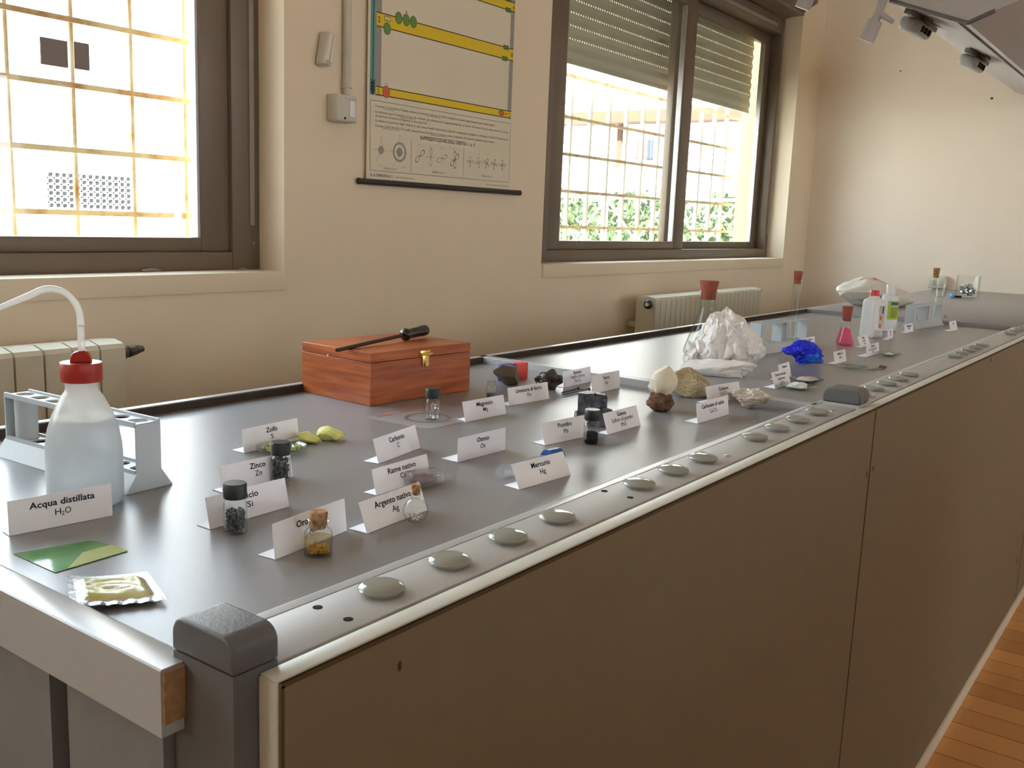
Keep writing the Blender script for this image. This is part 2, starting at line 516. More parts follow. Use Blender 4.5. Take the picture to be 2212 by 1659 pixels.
TXT = {}
def text_geo(s, size, align='CENTER', bold=0.0):
    key = (s, size, align, bold)
    if key in TXT:
        return TXT[key]
    cu = bpy.data.curves.new('lettering', 'FONT')
    cu.body = s
    cu.size = size
    cu.align_x = align
    cu.offset = bold * size
    cu.resolution_u = 2
    o = bpy.data.objects.new('lettering', cu)
    C.objects.link(o)
    dg = bpy.context.evaluated_depsgraph_get()
    dg.update()
    me = bpy.data.meshes.new_from_object(o.evaluated_get(dg))
    V = [(v.co.x, v.co.y) for v in me.vertices]
    F = [tuple(p.vertices) for p in me.polygons]
    bpy.data.objects.remove(o)
    bpy.data.curves.remove(cu)
    bpy.data.meshes.remove(me)
    TXT[key] = (V, F)
    return V, F
def put_text(mb, s, size, P, U, Vv, align='CENTER', bold=0.0, sx=1.0):
    P, U, Vv = Vector(P), Vector(U), Vector(Vv)
    V, F = text_geo(s, size, align, bold)
    mb.add([P + U * (x * sx) + Vv * y for x, y in V], F)
    xs = [x for x, y in V] or [0]
    return (max(xs) - min(xs)) * sx

def rock_bm(seed, planes=10, amp=0.10, freq=1.6, sub=4, depth=(0.55, 0.9), fine=0.03, ffreq=6.0):
    """an irregular lump of radius about one: a sphere cut by planes and roughened"""
    rnd = random.Random(seed)
    pl = []
    for _ in range(planes):
        d = Vector((rnd.gauss(0, 1), rnd.gauss(0, 1), rnd.gauss(0, 1))).normalized()
        pl.append((d, rnd.uniform(*depth)))
    o = Vector((seed * 3.1, seed * 1.7, seed * 0.9))
    b = bmesh.new()
    bmesh.ops.create_icosphere(b, subdivisions=sub, radius=1.0)
    for v in b.verts:
        p = v.co.copy()
        for d, k in pl:
            q = p.dot(d)
            if q > k:
                p -= d * (q - k)
        p += v.co * (amp * noise.noise(v.co * freq + o) + fine * noise.noise(v.co * ffreq + o))
        v.co = p
    return b
def fit(b, sx, sy, sz, c=(0, 0, 0), flat=0.0):
    """scale to a bounding box standing on z = c.z; flat squashes the lowest part onto the base"""
    lo = [min(v.co[i] for v in b.verts) for i in range(3)]
    hi = [max(v.co[i] for v in b.verts) for i in range(3)]
    for v in b.verts:
        t = [(v.co[i] - lo[i]) / (hi[i] - lo[i]) for i in range(3)]
        z = max(0.0, (t[2] - flat) / (1 - flat))
        v.co = Vector((c[0] + (t[0] - 0.5) * sx, c[1] + (t[1] - 0.5) * sy, c[2] + z * sz))
    return b
def rock(name, label, loc, size, mat, seed, rz=0.0, planes=10, amp=0.1, freq=1.6, sub=4, depth=(0.55, 0.9), fine=0.03, ffreq=6.0, flat=0.12, smooth=30, cat='mineral', shape=None, group=None):
    b = rock_bm(seed, planes, amp, freq, sub, depth, fine, ffreq)
    fit(b, *size, flat=flat)
    if shape:
        for v in b.verts:
            v.co = Vector(shape(v.co))
    mb = MB()
    mb.join(b)
    o = mb.build(name, mat, None, smooth, off=(0, 0, 0))
    o.location = (loc[0], loc[1], ZB + loc[2] + 0.0002)
    o.rotation_euler = (0, 0, math.atan2(loc[1], loc[0]) - PI / 2 + rz)   # size[0] runs across, size[1] away
    return tag(o, label, cat, group)

# ================================================================== the setting
XF, YW = 5.10, 1.80            # far wall and window wall
ZC, ZF = 2.10, -0.90           # ceiling and floor
OPEN = [(-3.85, -1.70), (-0.60, 1.545), (2.625, 4.785)]
SZ, HZ = 0.126, 1.295          # sill and head of the window openings

mb = MB().box(-4.4, XF + 0.2, -4.7, 2.08, ZF - 0.15, ZF)
struct(mb, 'floor', M_floor)
mb = MB().box(-4.4, XF + 0.2, -6.0, 2.08, ZC, ZC + 0.2)   # unseen overhang added outside to keep sun out of the opposite windows
struct(mb, 'ceiling', M_ceil)
def wall_with_openings(name, mat, y0, y1):
    m = MB()
    xs = [-4.2] + [v for o in OPEN for v in o] + [XF]
    m.box(-4.2, XF, y0, y1, ZF, SZ)
    m.box(-4.2, XF, y0, y1, HZ, ZC)
    for i in range(0, len(xs), 2):
        m.box(xs[i], xs[i + 1], y0, y1, SZ, HZ)
    return struct(m, name, mat, 0)
wall_with_openings('wall_left', M_wall, YW, 1.95)
wall_with_openings('wall_outer', M_stucco, 1.9501, 2.08)
struct(MB().box(XF, XF + 0.2, -4.7, 2.08, ZF, ZC), 'wall_back', M_wallb)
m = MB().box(-4.2, XF, -4.7, -4.5, ZF, SZ).box(-4.2, XF, -4.7, -4.5, HZ, ZC)
xs = [-4.2] + [v for o in OPP for v in o] + [XF]
for i in range(0, len(xs), 2):
    m.box(xs[i], xs[i + 1], -4.7, -4.5, SZ, HZ)
struct(m, 'wall_right', M_wall, 0)
struct(MB().box(-4.2, 1.7, -1.5, -1.3, ZF, 0.25), 'added_shade_wall', M_gap)  # unseen low wall, added behind the camera to shade the bench front
struct(MB().box(-4.4, -4.2, -4.5, 2.08, ZF, ZC), 'wall_front', M_wall)
struct(MB().box(1.5, XF, YW - 0.012, YW, ZF, ZF + 0.08), 'baseboard_left', M_cream)
for i, (a, b) in enumerate(OPEN):
    m = MB().box(a + 0.004, b - 0.001, YW - 0.007, 1.884, SZ - 0.043, SZ + 0.0005, 0.002)
    struct(m, 'trim_%d' % (i + 1), M_wall, 30, 'painted window sill with a cracked lower edge')

def window(n, x0, x1, inner, shutter=None, box=False, fl=0.08, fr_=0.08, st=0.078, sr=0.078):
    w = bpy.data.objects.new('window_%d' % n, None)
    C.objects.link(w)
    w.location = (x0, 1.9, ZB + SZ)
    w['kind'] = 'structure'
    w['label'] = 'brown aluminium sliding window'
    za, zb = SZ, HZ - 0.01
    f = MB()
    f.box(x0, x0 + fl, 1.888, 1.975, za, zb, 0.002)
    f.box(x1 - fr_, x1, 1.888, 1.975, za, zb, 0.002)
    f.box(x0 + fl, x1 - fr_, 1.888, 1.975, za, za + 0.042, 0.002)
    f.box(x0 + fl, x1 - fr_, 1.888, 1.975, zb - 0.075, zb, 0.002)
    fr = wpart(f, 'frame', M_frame, w)
    t = MB()
    for xx in (x0 + 0.018, x1 - 0.030 if fr_ > 0.05 else x1 - 0.022):
        t.box(xx, xx + 0.013, 1.8855, 1.8882, za + 0.105, zb - 0.04)
    t.box(x0 + 0.1, x1 - 0.1, 1.8855, 1.8882, zb - 0.050, zb - 0.036)
    wpart(t, 'guide_strip', M_track, w, fr)
    k = MB()
    for xx in (x0 + 0.02, x1 - 0.02):
        k.cyl((xx, 1.8885, za + 0.062), (xx, 1.8862, za + 0.062), 0.003, n=12)
    wpart(k, 'screw', M_track, w, fr)
    xm = (x0 + x1) / 2 + (0.11 if inner == 'L' else -0.11)
    L = (x0 + fl + 0.001, xm + 0.03)
    R = (xm - 0.075, x1 - fr_ - 0.001)
    for side, (a, b) in (('L', L), ('R', R)):
        y = 1.898 if side == inner else 1.937
        rs = sr if side == 'R' else st
        s = MB()
        lo, hi = za + 0.0425, zb - 0.0755
        s.box(a, a + st, y, y + 0.03, lo, hi, 0.003)
        s.box(b - rs, b, y, y + 0.03, lo, hi, 0.003)
        s.box(a + st, b - rs, y, y + 0.03, lo, lo + 0.032, 0.003)
        s.box(a + st, b - rs, y, y + 0.03, hi - 0.05, hi, 0.003)
        sa = wpart(s, 'sash', M_frame, w)
        g = MB()
        for xx in (a + st - 0.001, b - rs - 0.007):
            g.box(xx, xx + 0.008, y + 0.004, y + 0.026, lo + 0.031, hi - 0.049)
        wpart(g, 'gasket', M_gasket, w, sa)
        p = MB().box(a + st + 0.004, b - rs - 0.004, y + 0.013, y + 0.016, lo + 0.032, hi - 0.05)
        wpart(p, 'glass_pane', M_pane, w, sa, 0)
    if shutter is not None:
        s = MB()
        pitch = 0.0455
        z = shutter
        i = 0
        while z < zb + 0.02:
            top = z + pitch
            # a curved slat; above the lowest ones the hooks leave a row of light slots
            prof = [(2.014, z + 0.002), (2.020, z + pitch * 0.5), (2.014, top - 0.0045), (2.022, top - 0.0045), (2.028, z + pitch * 0.5), (2.022, z + 0.002)]
            s.prism(prof, 0, x0 + 0.06, x1 - 0.06)
            if i < 1:
                s.box(x0 + 0.06, x1 - 0.06, 2.015, 2.021, top - 0.007, top + 0.003)
            else:
                x = x0 + 0.06
                while x < x1 - 0.07:
                    s.box(x, x + 0.0115, 2.0155, 2.0205, top - 0.007, top + 0.003)
                    x += 0.0165
            z = top
            i += 1
        wpart(s, 'roller_shutter', M_shutter, w, None, 20)
    if box:
        b = MB().prism([(1.887, HZ - 0.008), (1.80, HZ + 0.014), (1.734, HZ + 0.053), (1.734, HZ + 0.40), (1.798, HZ + 0.40), (1.798, HZ + 0.0), (1.887, HZ - 0.001)], 0, x0 + 0.002, x1 - 0.002)
        wpart(b, 'shutter_box', M_frame, w)
    return w
window(1, -0.60, 1.545, 'R')
window(2, 2.625, 4.785, 'L', shutter=0.833, box=True, fl=0.158, fr_=0.042, sr=0.055, st=0.088)
window(3, -3.85, -1.70, 'R')

# sealant smears on the near sill
def smear(x, z, s, mat):
    b = rock_bm(7, 4, 0.3, 2.0, 3)
    fit(b, 0.05 * s, 0.006, 0.008 * s, (x, 1.884, z))
    return b
mb = MB()
mb.join(smear(1.245, SZ + 0.0006, 1.0, None))
mb.join(smear(1.49, SZ + 0.0006, 0.5, None))
struct(mb, 'trim_4', M_track, 30, 'sealant smear along the window frame')

# ------------------------------------------------------------------ outside
struct(MB().box(-30, 40, 2.085, 60, -1.4, -1.2), 'courtyard_ground', M_ground)
def grille(x0, x1, label, nx0, rust):
    g = thing('window_grille', label, 'grille', (x0, 2.12, SZ))
    h = MB()
    for z in (0.105, 0.246, 0.385, 0.526, 0.666, 0.822, 0.965, 1.11):
        h.box(x0, x1, 2.117, 2.123, z - 0.006, z + 0.006)
    wpart(h, 'cross_bars', M_rust, g)
    k = math.ceil((x0 - nx0) / 0.1455)
    x = nx0 + k * 0.1455
    while x < x1:
        v = MB().cyl((x, 2.128, 0.05), (x, 2.128, 1.25), 0.0062 if rust else 0.010, n=10)
        wpart(v, 'upright_bar', M_rust if rust else M_wbar, g)
        x += 0.1455
    for xx in (x0 + 0.05, x1 - 0.05):
        for z in (0.246, 0.965):
            wpart(MB().cyl((xx, 2.081, z), (xx, 2.12, z), 0.008, n=10), 'anchor', M_rust, g)
    return g
grille(-0.72, 1.52, 'rusty welded security grille outside the near left window', 1.073, True)
grille(2.50, 4.86, 'white barred security grille outside the window with the shutter', 3.260, False)

bd = thing('apartment_building', 'white plastered building across the courtyard, overexposed in sunlight', 'building', (5, 18, -1.2))
wpart(MB().box(-10, 24, 18, 22, -1.2, 6.0).box(18, 24, 4.5, 18, -1.2, 6.0), 'wall', M_facade, bd)
for a, b, z0, z1 in ((9.71, 10.22, 2.73, 3.21), (10.33, 10.65, 2.74, 3.23), (12.92, 13.07, 2.78, 3.32)):
    f = wpart(MB().box(a, b, 17.96, 18.02, z0, z1), 'window', M_dark, bd)
gb = wpart(MB().box(9.71, 11.45, 17.96, 18.02, 0.12, 0.80), 'window', M_gbrick, bd)
m = MB()
for i in range(14):
    x = 9.71 + 1.74 * i / 13
    m.box(x - 0.018, x + 0.018, 17.93, 17.965, 0.12, 0.80)
for i in range(7):
    z = 0.12 + 0.68 * i / 6
    m.box(9.70, 11.46, 17.93, 17.965, z - 0.018, z + 0.018)
wpart(m, 'grid_bars', M_facade, bd, gb)
wpart(MB().box(17.5, 18.0, 4.6, 12.2, 2.28, 2.50), 'eave', M_eave, bd)
wpart(MB().box(17.93, 18.02, 10.42, 10.52, 1.40, 2.27), 'downpipe', M_eave, bd)
for z in (1.50, 1.58, 1.66):
    m = MB()
    for i in range(5):
        m.box(17.95, 18.02, 8.22 + i * 0.05, 8.252 + i * 0.05, z, z + 0.035)
    m.box(17.97, 18.02, 8.22, 8.452, z + 0.015, z + 0.02)
    wpart(m, 'vent_slot', M_pgrey, bd)
def hang(name, label, y0, y1, z0, z1, mat):
    m = MB()
    V, F = [], []
    for j in range(9):
        for i in range(9):
            y = y0 + (y1 - y0) * i / 8
            V.append((17.80 + 0.02 * math.sin(i * 1.7), y, z1 + (z0 - z1) * j / 8))
    for j in range(8):
        for i in range(8):
            F.append((j * 9 + i, j * 9 + i + 1, j * 9 + i + 10, j * 9 + i + 9))
    m.add(V, F)
    o = m.build(name, mat)
    sm = o.modifiers.new('thickness', 'SOLIDIFY')
    sm.thickness = 0.01
    tag(o, label, 'cloth')
hang('hanging_towel', 'faded red cloth hanging on the far white wall outside', 9.78, 9.98, 1.56, 1.98, M_cloth)
hang('hanging_towel', 'dark cloth hanging beside the red one outside', 9.58, 9.74, 1.54, 1.98, M_clothd)
wpart(MB().cyl((17.80, 9.3, 1.992), (17.80, 10.2, 1.992), 0.012, n=8).cyl((17.80, 9.4, 1.992), (18.02, 9.4, 1.992), 0.012, n=8), 'drying_rail', M_wbar, bd)

# hedge: one body of leaves
rnd = random.Random(5)
hd = MB()
V, F = [], []
ny, nz = 90, 26
for j in range(nz + 1):
    for i in range(ny + 1):
        y = 3.6 + 8.4 * i / ny
        z = -1.2 + 1.92 * j / nz
        p = Vector((0, y * 3, z * 3))
        V.append((14 + 0.25 * noise.noise(p) + 0.10 * noise.noise(p * 4), y, z + 0.08 * noise.noise(p * 3 + Vector((9, 0, 0)))))
for j in range(nz):
    for i in range(ny):
        F.append((j * (ny + 1) + i, j * (ny + 1) + i + 1, (j + 1) * (ny + 1) + i + 1, (j + 1) * (ny + 1) + i))
hd.add(V, F)
hd.box(14.1, 14.9, 3.6, 12.0, -1.2, 0.62)
for _ in range(2600):
    y, z = rnd.uniform(3.6, 12.0), rnd.uniform(-1.0, 0.80)
    c = Vector((13.82 + rnd.uniform(-0.12, 0.1), y, z))
    a = Vector((rnd.gauss(0, 1), rnd.gauss(0, 1), rnd.gauss(0, 1))).normalized() * 0.06
    b = a.cross(Vector((rnd.gauss(0, 1), rnd.gauss(0, 1), rnd.gauss(0, 1)))).normalized() * 0.03
    hd.add([c - a, c + b, c + a, c - b], [(0, 1, 2, 3)])
o = hd.build('hedge', M_leaf)
tag(o, 'green clipped hedge behind the courtyard fence', 'hedge')

fe = thing('garden_fence', 'white tubular fence with crossed braces in front of the hedge', 'fence', (11.5, 6.2, -1.2))
m = MB()
for z in (0.60, -0.55):
    m.cyl((11.5, 3.6, z), (11.5, 9.0, z), 0.02, n=8)
wpart(m, 'rail', M_wbar, fe)
for i in range(6):
    y = 4.0 + i * 0.95
    wpart(MB().cyl((11.5, y, -1.2), (11.5, y, 0.66), 0.025, n=8), 'post', M_wbar, fe)
    if i < 5:
        wpart(MB().cyl((11.5, y, -0.55), (11.5, y + 0.95, 0.60), 0.015, n=8).cyl((11.5, y + 0.95, -0.55), (11.5, y, 0.60), 0.015, n=8), 'brace', M_wbar, fe)

# ================================================================== lab benches
def rounded(y0, y1, z0, z1, r, n=8):
    p = [(y0, z0)]
    for k in range(n + 1):
        t = PI - k / n * PI / 2
        p.append((y0 + r + r * math.cos(t), z1 - r + r * math.sin(t)))
    for k in range(n + 1):
        t = PI / 2 - k / n * PI / 2
        p.append((y1 - r + r * math.cos(t), z1 - r + r * math.sin(t)))
    p.append((y1, z0))
    return p
RZ = 0.012                     # rim height above the worktop
PY0, PY1 = 0.393, 0.409        # front panel
def bench(label, x0, x1, px0, px1, sx0, sx1, left_rim, sunk=True):
    b = thing('lab_bench', label, 'lab bench', (x0, PY0, ZF))
    if sunk:
        wpart(MB().box(x0 + 0.001, x1, 0.470, 1.110, -0.03, 0.0), 'worktop', M_top, b)
        r = MB()
        r.prism([(1.116, -0.03), (1.116, RZ), (1.1040, RZ), (1.1040, -0.03)], 0, x0, x1)
        r.prism([(0.4665, -0.03), (0.4665, RZ), (0.474, RZ), (0.480, RZ - 0.002), (0.490, 0.0002), (0.490, -0.03)], 0, x0 + (0.046 if left_rim == 'end' else 0), x1)
        if left_rim:
            r.prism([(x0, -0.03), (x0, RZ - 0.001), (x0 + 0.001, RZ), (x0 + 0.021, RZ), (x0 + 0.026, RZ - 0.003), (x0 + 0.030, 0.0002), (x0 + 0.030, -0.03)], 1, 0.455 if left_rim == 'end' else 0.470, 1.116)
        wpart(r, 'rim', M_lip, b)
        g = MB().prism([(1.1038, -0.03), (1.1038, RZ - 0.0004), (1.1010, RZ - 0.0010), (1.1022, 0.0002), (1.1022, -0.03)], 0, x0 + 0.026, x1)
        wpart(g, 'back_groove', M_gap, b)
    else:
        wpart(MB().box(x0, x1, 0.4665, 1.116, -0.03, RZ, 0.0015), 'worktop', M_top, b)
    wpart(MB().box(sx0, sx1, 0.4135, 0.4662, -0.02, RZ, 0.0012), 'service_strip', M_strip, b)
    wpart(MB().box(sx0, sx1, PY1 + 0.0002, 0.4133, -0.03, RZ - 0.006), 'groove', M_gap, b)
    pn = wpart(MB().box(px0, px1, PY0, PY1, -0.862, RZ - 0.0012), 'front_panel', M_panel, b)
    e = MB().box(px0 - 0.001, px1, PY0 + 0.0012, PY1, RZ - 0.001, RZ + 0.0008, 0.0006)
    e.box(px0 - 0.0016, px0 - 0.0002, PY0 + 0.0012, PY1, -0.862, RZ - 0.001)
    wpart(e, 'edging', M_edge, b, pn)
    e = MB().box(px0 + 0.001, px1, PY0 - 0.0004, PY0 + 0.001, RZ - 0.0042, RZ - 0.0012)
    e.box(px0 + 0.0005, px0 + 0.003, PY0 - 0.0004, PY0 + 0.001, -0.862, RZ - 0.003)
    wpart(e, 'edge_line', M_eline, b, pn)
    wpart(MB().box(px0, px1, PY0 - 0.004, PY1 + 0.02, ZF, -0.863), 'plinth', M_cream, b)
    wpart(MB().box(max(x0, 0.335), x1 - 0.002, 0.467, 1.09, ZF, -0.031), 'cabinet_body', M_gpanel, b)
    return b
b1 = bench('nearest grey topped lab bench section with the element cards on it', 0.300, 1.427, 0.334, 1.479, 0.3465, 1.450, 'end')
b2 = bench('middle lab bench section carrying crystals, pink flask and white bottles', 1.4272, 3.190, 1.482, 3.315, 1.4975, 3.300, 'joint')
b3 = bench('farthest flat lab bench section against the back wall', 3.1904, 5.099, 3.318, 5.099, 3.352, 5.099, None, sunk=False)

# the near end of the first bench
wpart(MB().box(0.3005, 0.3115, 0.4545, 1.114, -0.0215, -0.0302 + 0.041, 0.0008), 'apron', M_apron, b1)
wpart(MB().box(0.3007, 0.3145, 0.4525, 0.4544, -0.0215, 0.0108), 'apron_end', M_chip, b1)
m = MB().box(0.308, 0.326, 0.466, 0.571, ZF, -0.0218)
m.box(0.308, 0.326, 0.593, 1.10, ZF, -0.0218)
wpart(m, 'end_panel', M_gpanel, b1)
wpart(MB().box(0.326, 0.334, 0.468, 1.09, ZF, -0.0218), 'end_gap', M_gap, b1)
def post(root, x0, x1, low):
    wpart(MB().box(x0, x1, 0.4095, 0.4640, low, 0.0165), 'post', M_postm if low < -0.1 else M_strip, root)
    c = MB().prism(rounded(0.4085, 0.4650, 0.0168, 0.0385, 0.011), 0, x0 - 0.0006, x1 + 0.0006)
    bmesh.ops.remove_doubles(c.bm, verts=c.bm.verts, dist=1e-6)
    o = wpart(c, 'post_cap', M_cap, root)
    bv = o.modifiers.new('bevel', 'BEVEL')
    bv.width = 0.0022
    bv.segments = 3
    bv.limit_method = 'ANGLE'
    bv.angle_limit = math.radians(50)
post(b1, 0.3150, 0.3462, ZF)
post(b1, 1.4502, 1.4740, -0.02)
post(b2, 1.4752, 1.4972, -0.02)
post(b3, 3.3004, 3.3516, -0.02)

def button_mb():
    return MB().lathe([(0.0120, 0.0), (0.0120, 0.0022), (0.0158, 0.0026), (0.0166, 0.0040), (0.0158, 0.0056), (0.0125, 0.0070), (0.0075, 0.0078), (0.0003, 0.0080)], n=32)
bt0 = button_mb().build('cover_button', M_button, b1, 50, off=(0, 0, 0))
first = True
for root, xs in ((b1, (0.465, 0.539, 0.6135, 0.686, 0.834, 0.9085, 0.981, 1.1305, 1.205, 1.281, 1.357)),
                 (b2, (1.565, 1.641, 1.716, 1.790, 1.864, 2.238, 2.310, 2.381, 2.454, 2.528, 2.917, 2.990, 3.063, 3.148))):
    for x in xs:
        o = bt0 if first else bt0.copy()
        if not first:
            C.objects.link(o)
            o.parent = root
        first = False
        o.location = (x - root.location.x, 0.4415 - root.location.y, RZ + ZB - root.location.z)
for root, hs in ((b1, ((0.419, 0.4554), (0.4187, 0.4263), (0.7965, 0.4594), (0.7946, 0.4294))), ):
    for x, y in hs:
        wpart(MB().cyl((x, y, RZ + 0.00002), (x, y, RZ + 0.0003), 0.0033, n=20), 'screw_hole', M_hole, root)
for root, hs in ((b1, ((1.4004, 0.4608), (1.4017, 0.4317), (1.0216, 0.4299), (1.0166, 0.4590))), (b2, ((1.515, 0.4298), ))):
    for x, y in hs:
        wpart(MB().dome((x, y, RZ), 0.0042, 0.0018, n=16, rings=3), 'screw_cap', M_steel, root)
# dirt on the panels
for root, x, z, s in ((b1, 0.432, -0.014, 1.0), (b1, 1.468, -0.090, 1.5), (b2, 1.500, -0.0865, 1.2), (b2, 2.378, -0.0033, 1.6), (b2, 3.25, -0.72, 3.0)):
    b = rock_bm(int(x * 100), 3, 0.5, 2.2, 2)
    fit(b, 0.0032 * s, 0.0012, 0.0075 * s, (x, PY0 - 0.0004, z - 0.004))
    m = MB()
    m.join(b)
    wpart(m, 'dirt_mark', M_dirt, root)

# ================================================================== radiators
def radiator(label, x0, n, pitch, yf, ztop, mirror):
    r = thing('radiator', label, 'radiator', (x0, yf, ZF))
    m = MB()
    prof = [(yf, ztop - 0.60), (yf, ztop - 0.010), (yf + 0.006, ztop - 0.002), (yf + 0.035, ztop + 0.004), (yf + 0.08, ztop), (yf + 0.08, ztop - 0.60)]
    m.prism(prof, 0, x0, x0 + pitch * 0.93)
    m.box(x0 - 0.001, x0 + pitch + 0.001, yf + 0.025, yf + 0.055, ztop - 0.56, ztop - 0.50)
    m.box(x0 - 0.001, x0 + pitch + 0.001, yf + 0.025, yf + 0.055, ztop - 0.10, ztop - 0.04)
    s0 = wpart(m, 'section', M_rad, r)
    for i in range(1, n):
        o = s0.copy()
        C.objects.link(o)
        o.parent = r
        o.location = (pitch * i, 0, 0)
    m = MB()
    for xx in (x0 + pitch * 1.5, x0 + pitch * (n - 1.5)):
        m.box(xx - 0.012, xx + 0.012, yf + 0.02, yf + 0.05, ZF, ztop - 0.595)
    wpart(m, 'foot', M_rad, r)
    m = MB()
    for xx in (x0 + pitch * 1.5, x0 + pitch * (n - 1.5)):
        m.box(xx - 0.01, xx + 0.01, yf + 0.078, YW - 0.0005, ztop - 0.12, ztop - 0.10)
    wpart(m, 'wall_bracket', M_rad, r)
    return r
r1 = radiator('cream radiator under the near left window behind the wash bottle', -0.340, 26, 0.053, 1.655, 0.012, False)
m = MB()
m.cyl((1.037, 1.69, -0.012), (1.055, 1.69, -0.012), 0.014, n=8)
m.cyl((1.055, 1.69, -0.012), (1.064, 1.69, -0.011), 0.009, n=12)
m.cyl((1.062, 1.69, -0.012), (1.078, 1.69, -0.010), 0.012, 0.010, n=8)
m.cyl((1.078, 1.69, -0.010), (1.094, 1.69, -0.009), 0.010, 0.006, n=6)
m.cyl((1.047, 1.69, -0.012), (1.047, 1.69, -0.05), 0.008, n=12)
wpart(m, 'valve', M_valve, r1)
r2 = radiator('cream radiator under the shuttered window, seen over the bench edge', 3.165, 24, 0.0420, 1.655, 0.005, True)
m = MB().ico((3.145, 1.675, -0.020), 0.017, 3)
m.cyl((3.15, 1.675, -0.02), (3.168, 1.69, -0.03), 0.007, n=12)
v = wpart(m, 'thermostat_knob', M_black, r2)
wpart(MB().cyl((3.130, 1.672, -0.019), (3.124, 1.670, -0.0185), 0.007, n=14), 'knob_cap', M_rad, r2, v)

# ================================================================== on the walls
def poster():
    X0, X1 = 1.805, 2.422
    t = thing('wall_poster', 'roll-down poster of electron energy levels hanging on the wall between the windows', 'poster', (2.12, 1.788, 0.352))
    yb = 1.790
    m = MB()
    V, F = [], []
    NX, NZ = 14, 40
    for j in range(NZ + 1):
        for i in range(NX + 1):
            u, v = i / NX, j / NZ
            V.append((X0 + (X1 - X0) * u, yb, 0.352 + 1.40 * v))
    for j in range(NZ):
        for i in range(NX):
            F.append((j * (NX + 1) + i, j * (NX + 1) + i + 1, (j + 1) * (NX + 1) + i + 1, (j + 1) * (NX + 1) + i))
    m.add(V, F)
    m.box(X0, X1, yb + 0.0004, yb + 0.001, 0.352, 1.752)
    sh = wpart(m, 'sheet', M_poster, t, None, 0)
    # the printing, one sheet of ink a hair in front of the paper
    a = MB()
    mats = [M_pyel, M_ink, M_pteal, M_pgrey, M_pgreen, M_pred, M_inkg, M_poster]
    Y, K, T, G, N, R, I, P = range(8)
    lev = [yb - 0.0003]
    def rect(x0, x1, z0, z1, mi, d=0):
        a.mi = mi
        y = lev[0] - d * 0.00012
        a.add([(x0, y, z0), (x1, y, z0), (x1, y, z1), (x0, y, z1)], [(0, 1, 2, 3)])
    def line(x0, z0, x1, z1, wd, mi, d=0):
        dx, dz = x1 - x0, z1 - z0
        L = math.hypot(dx, dz)
        px, pz = -dz / L * wd / 2, dx / L * wd / 2
        a.mi = mi
        y = lev[0] - d * 0.00012
        a.add([(x0 + px, y, z0 + pz), (x0 - px, y, z0 - pz), (x1 - px, y, z1 - pz), (x1 + px, y, z1 + pz)], [(0, 1, 2, 3)])
    def disc(x, z, rx, rz, mi, d=0, r0=0.0, n=28):
        a.mi = mi
        y = lev[0] - d * 0.00012
        if r0 == 0:
            a.add([(x + rx * math.cos(2 * PI * k / n), y, z + rz * math.sin(2 * PI * k / n)) for k in range(n)], [tuple(range(n))])
        else:
            V = [(x + q * rx * math.cos(2 * PI * k / n), y, z + q * rz * math.sin(2 * PI * k / n)) for q in (1, r0) for k in range(n)]
            a.add(V, [(k, (k + 1) % n, n + (k + 1) % n, n + k) for k in range(n)])
    def txt(s, size, x, z, mi=K, d=3, align='CENTER', bold=0.0, sx=1.0, fitw=None):
        a.mi = mi
        if fitw:
            V, _ = text_geo(s, size, align, bold)
            xs = [p[0] for p in V]
            sx = fitw / (max(xs) - min(xs))
        put_text(a, s, size, (x, lev[0] - d * 0.00012, z), (1, 0, 0), (0, 0, 1), align, bold, sx)
    # energy axis
    rect(1.8135, 1.8305, 0.566, 1.75, T)
    rect(1.8305, 1.853, 0.566, 1.75, G)
    line(1.8235, 0.572, 1.8235, 1.75, 0.0022, K, 1)
    for dz in (0.0, 0.008, 0.016, 0.024):
        line(1.8235, 0.568 + dz, 1.8155, 0.580 + dz, 0.003, K, 1)
        line(1.8235, 0.568 + dz, 1.8315, 0.580 + dz, 0.003, K, 1)
    rect(2.396, 2.4146, 0.588, 1.75, G)
    for z0, z1, n in ((0.5685, 0.5885, '1'), (0.735, 0.768, '2'), (0.874, 0.899, '3'), (0.99, 1.02, '4'), (1.09, 1.13, '5'), (1.20, 1.25, '6')):
        rect(1.835, 2.4146, z0, z1, Y, 1)
        line(1.835, z0, 2.4146, z0, 0.0022, K, 2)
        line(1.835, z1, 2.4146, z1, 0.0022, K, 2)
        txt(n, 0.020, 1.8435, (z0 + z1) / 2 - 0.007, K, 3)
    txt('2', 0.016, 2.408, 0.572, K)
    txt('8', 0.018, 2.408, 0.745, K)
    txt('8', 0.016, 2.408, 0.880, K)
    # electrons
    def ball(x, z, mi):
        disc(x, z, 0.0135, 0.0150, K, 3)
        disc(x, z, 0.0125, 0.0140, mi, 4)
    ball(1.8727, 0.579, R)
    for x in (1.9145, 1.9430, 1.9705):
        ball(x, 0.7675, N)
    ball(1.8725, 0.734, N)
    rect(1.862, 1.884, 0.7525, 0.764, K, 3)
    rect(1.8635, 1.8825, 0.754, 0.7625, P, 4)
    txt('2s', 0.008, 1.873, 0.7555, K, 5)
    txt('2p', 0.009, 1.9430, 0.785, K, 5)
    txt('1s', 0.009, 1.8727, 0.5965, K, 5)
    for x, z in ((2.377, 0.768), (2.373, 0.7355), (2.382, 0.905), (2.382, 0.874)):
        rect(x - 0.013, x + 0.013, z - 0.006, z + 0.006, K, 3)
        rect(x - 0.0115, x + 0.0115, z - 0.0045, z + 0.0045, N, 4)
        txt('s' if z < 0.76 else 'p', 0.008, x, z - 0.002, K, 5)
    disc(2.366, 0.579, 0.0135, 0.0075, K, 3)
    disc(2.366, 0.579, 0.0120, 0.0060, R, 4)
    txt('s', 0.008, 2.366, 0.577, K, 5)
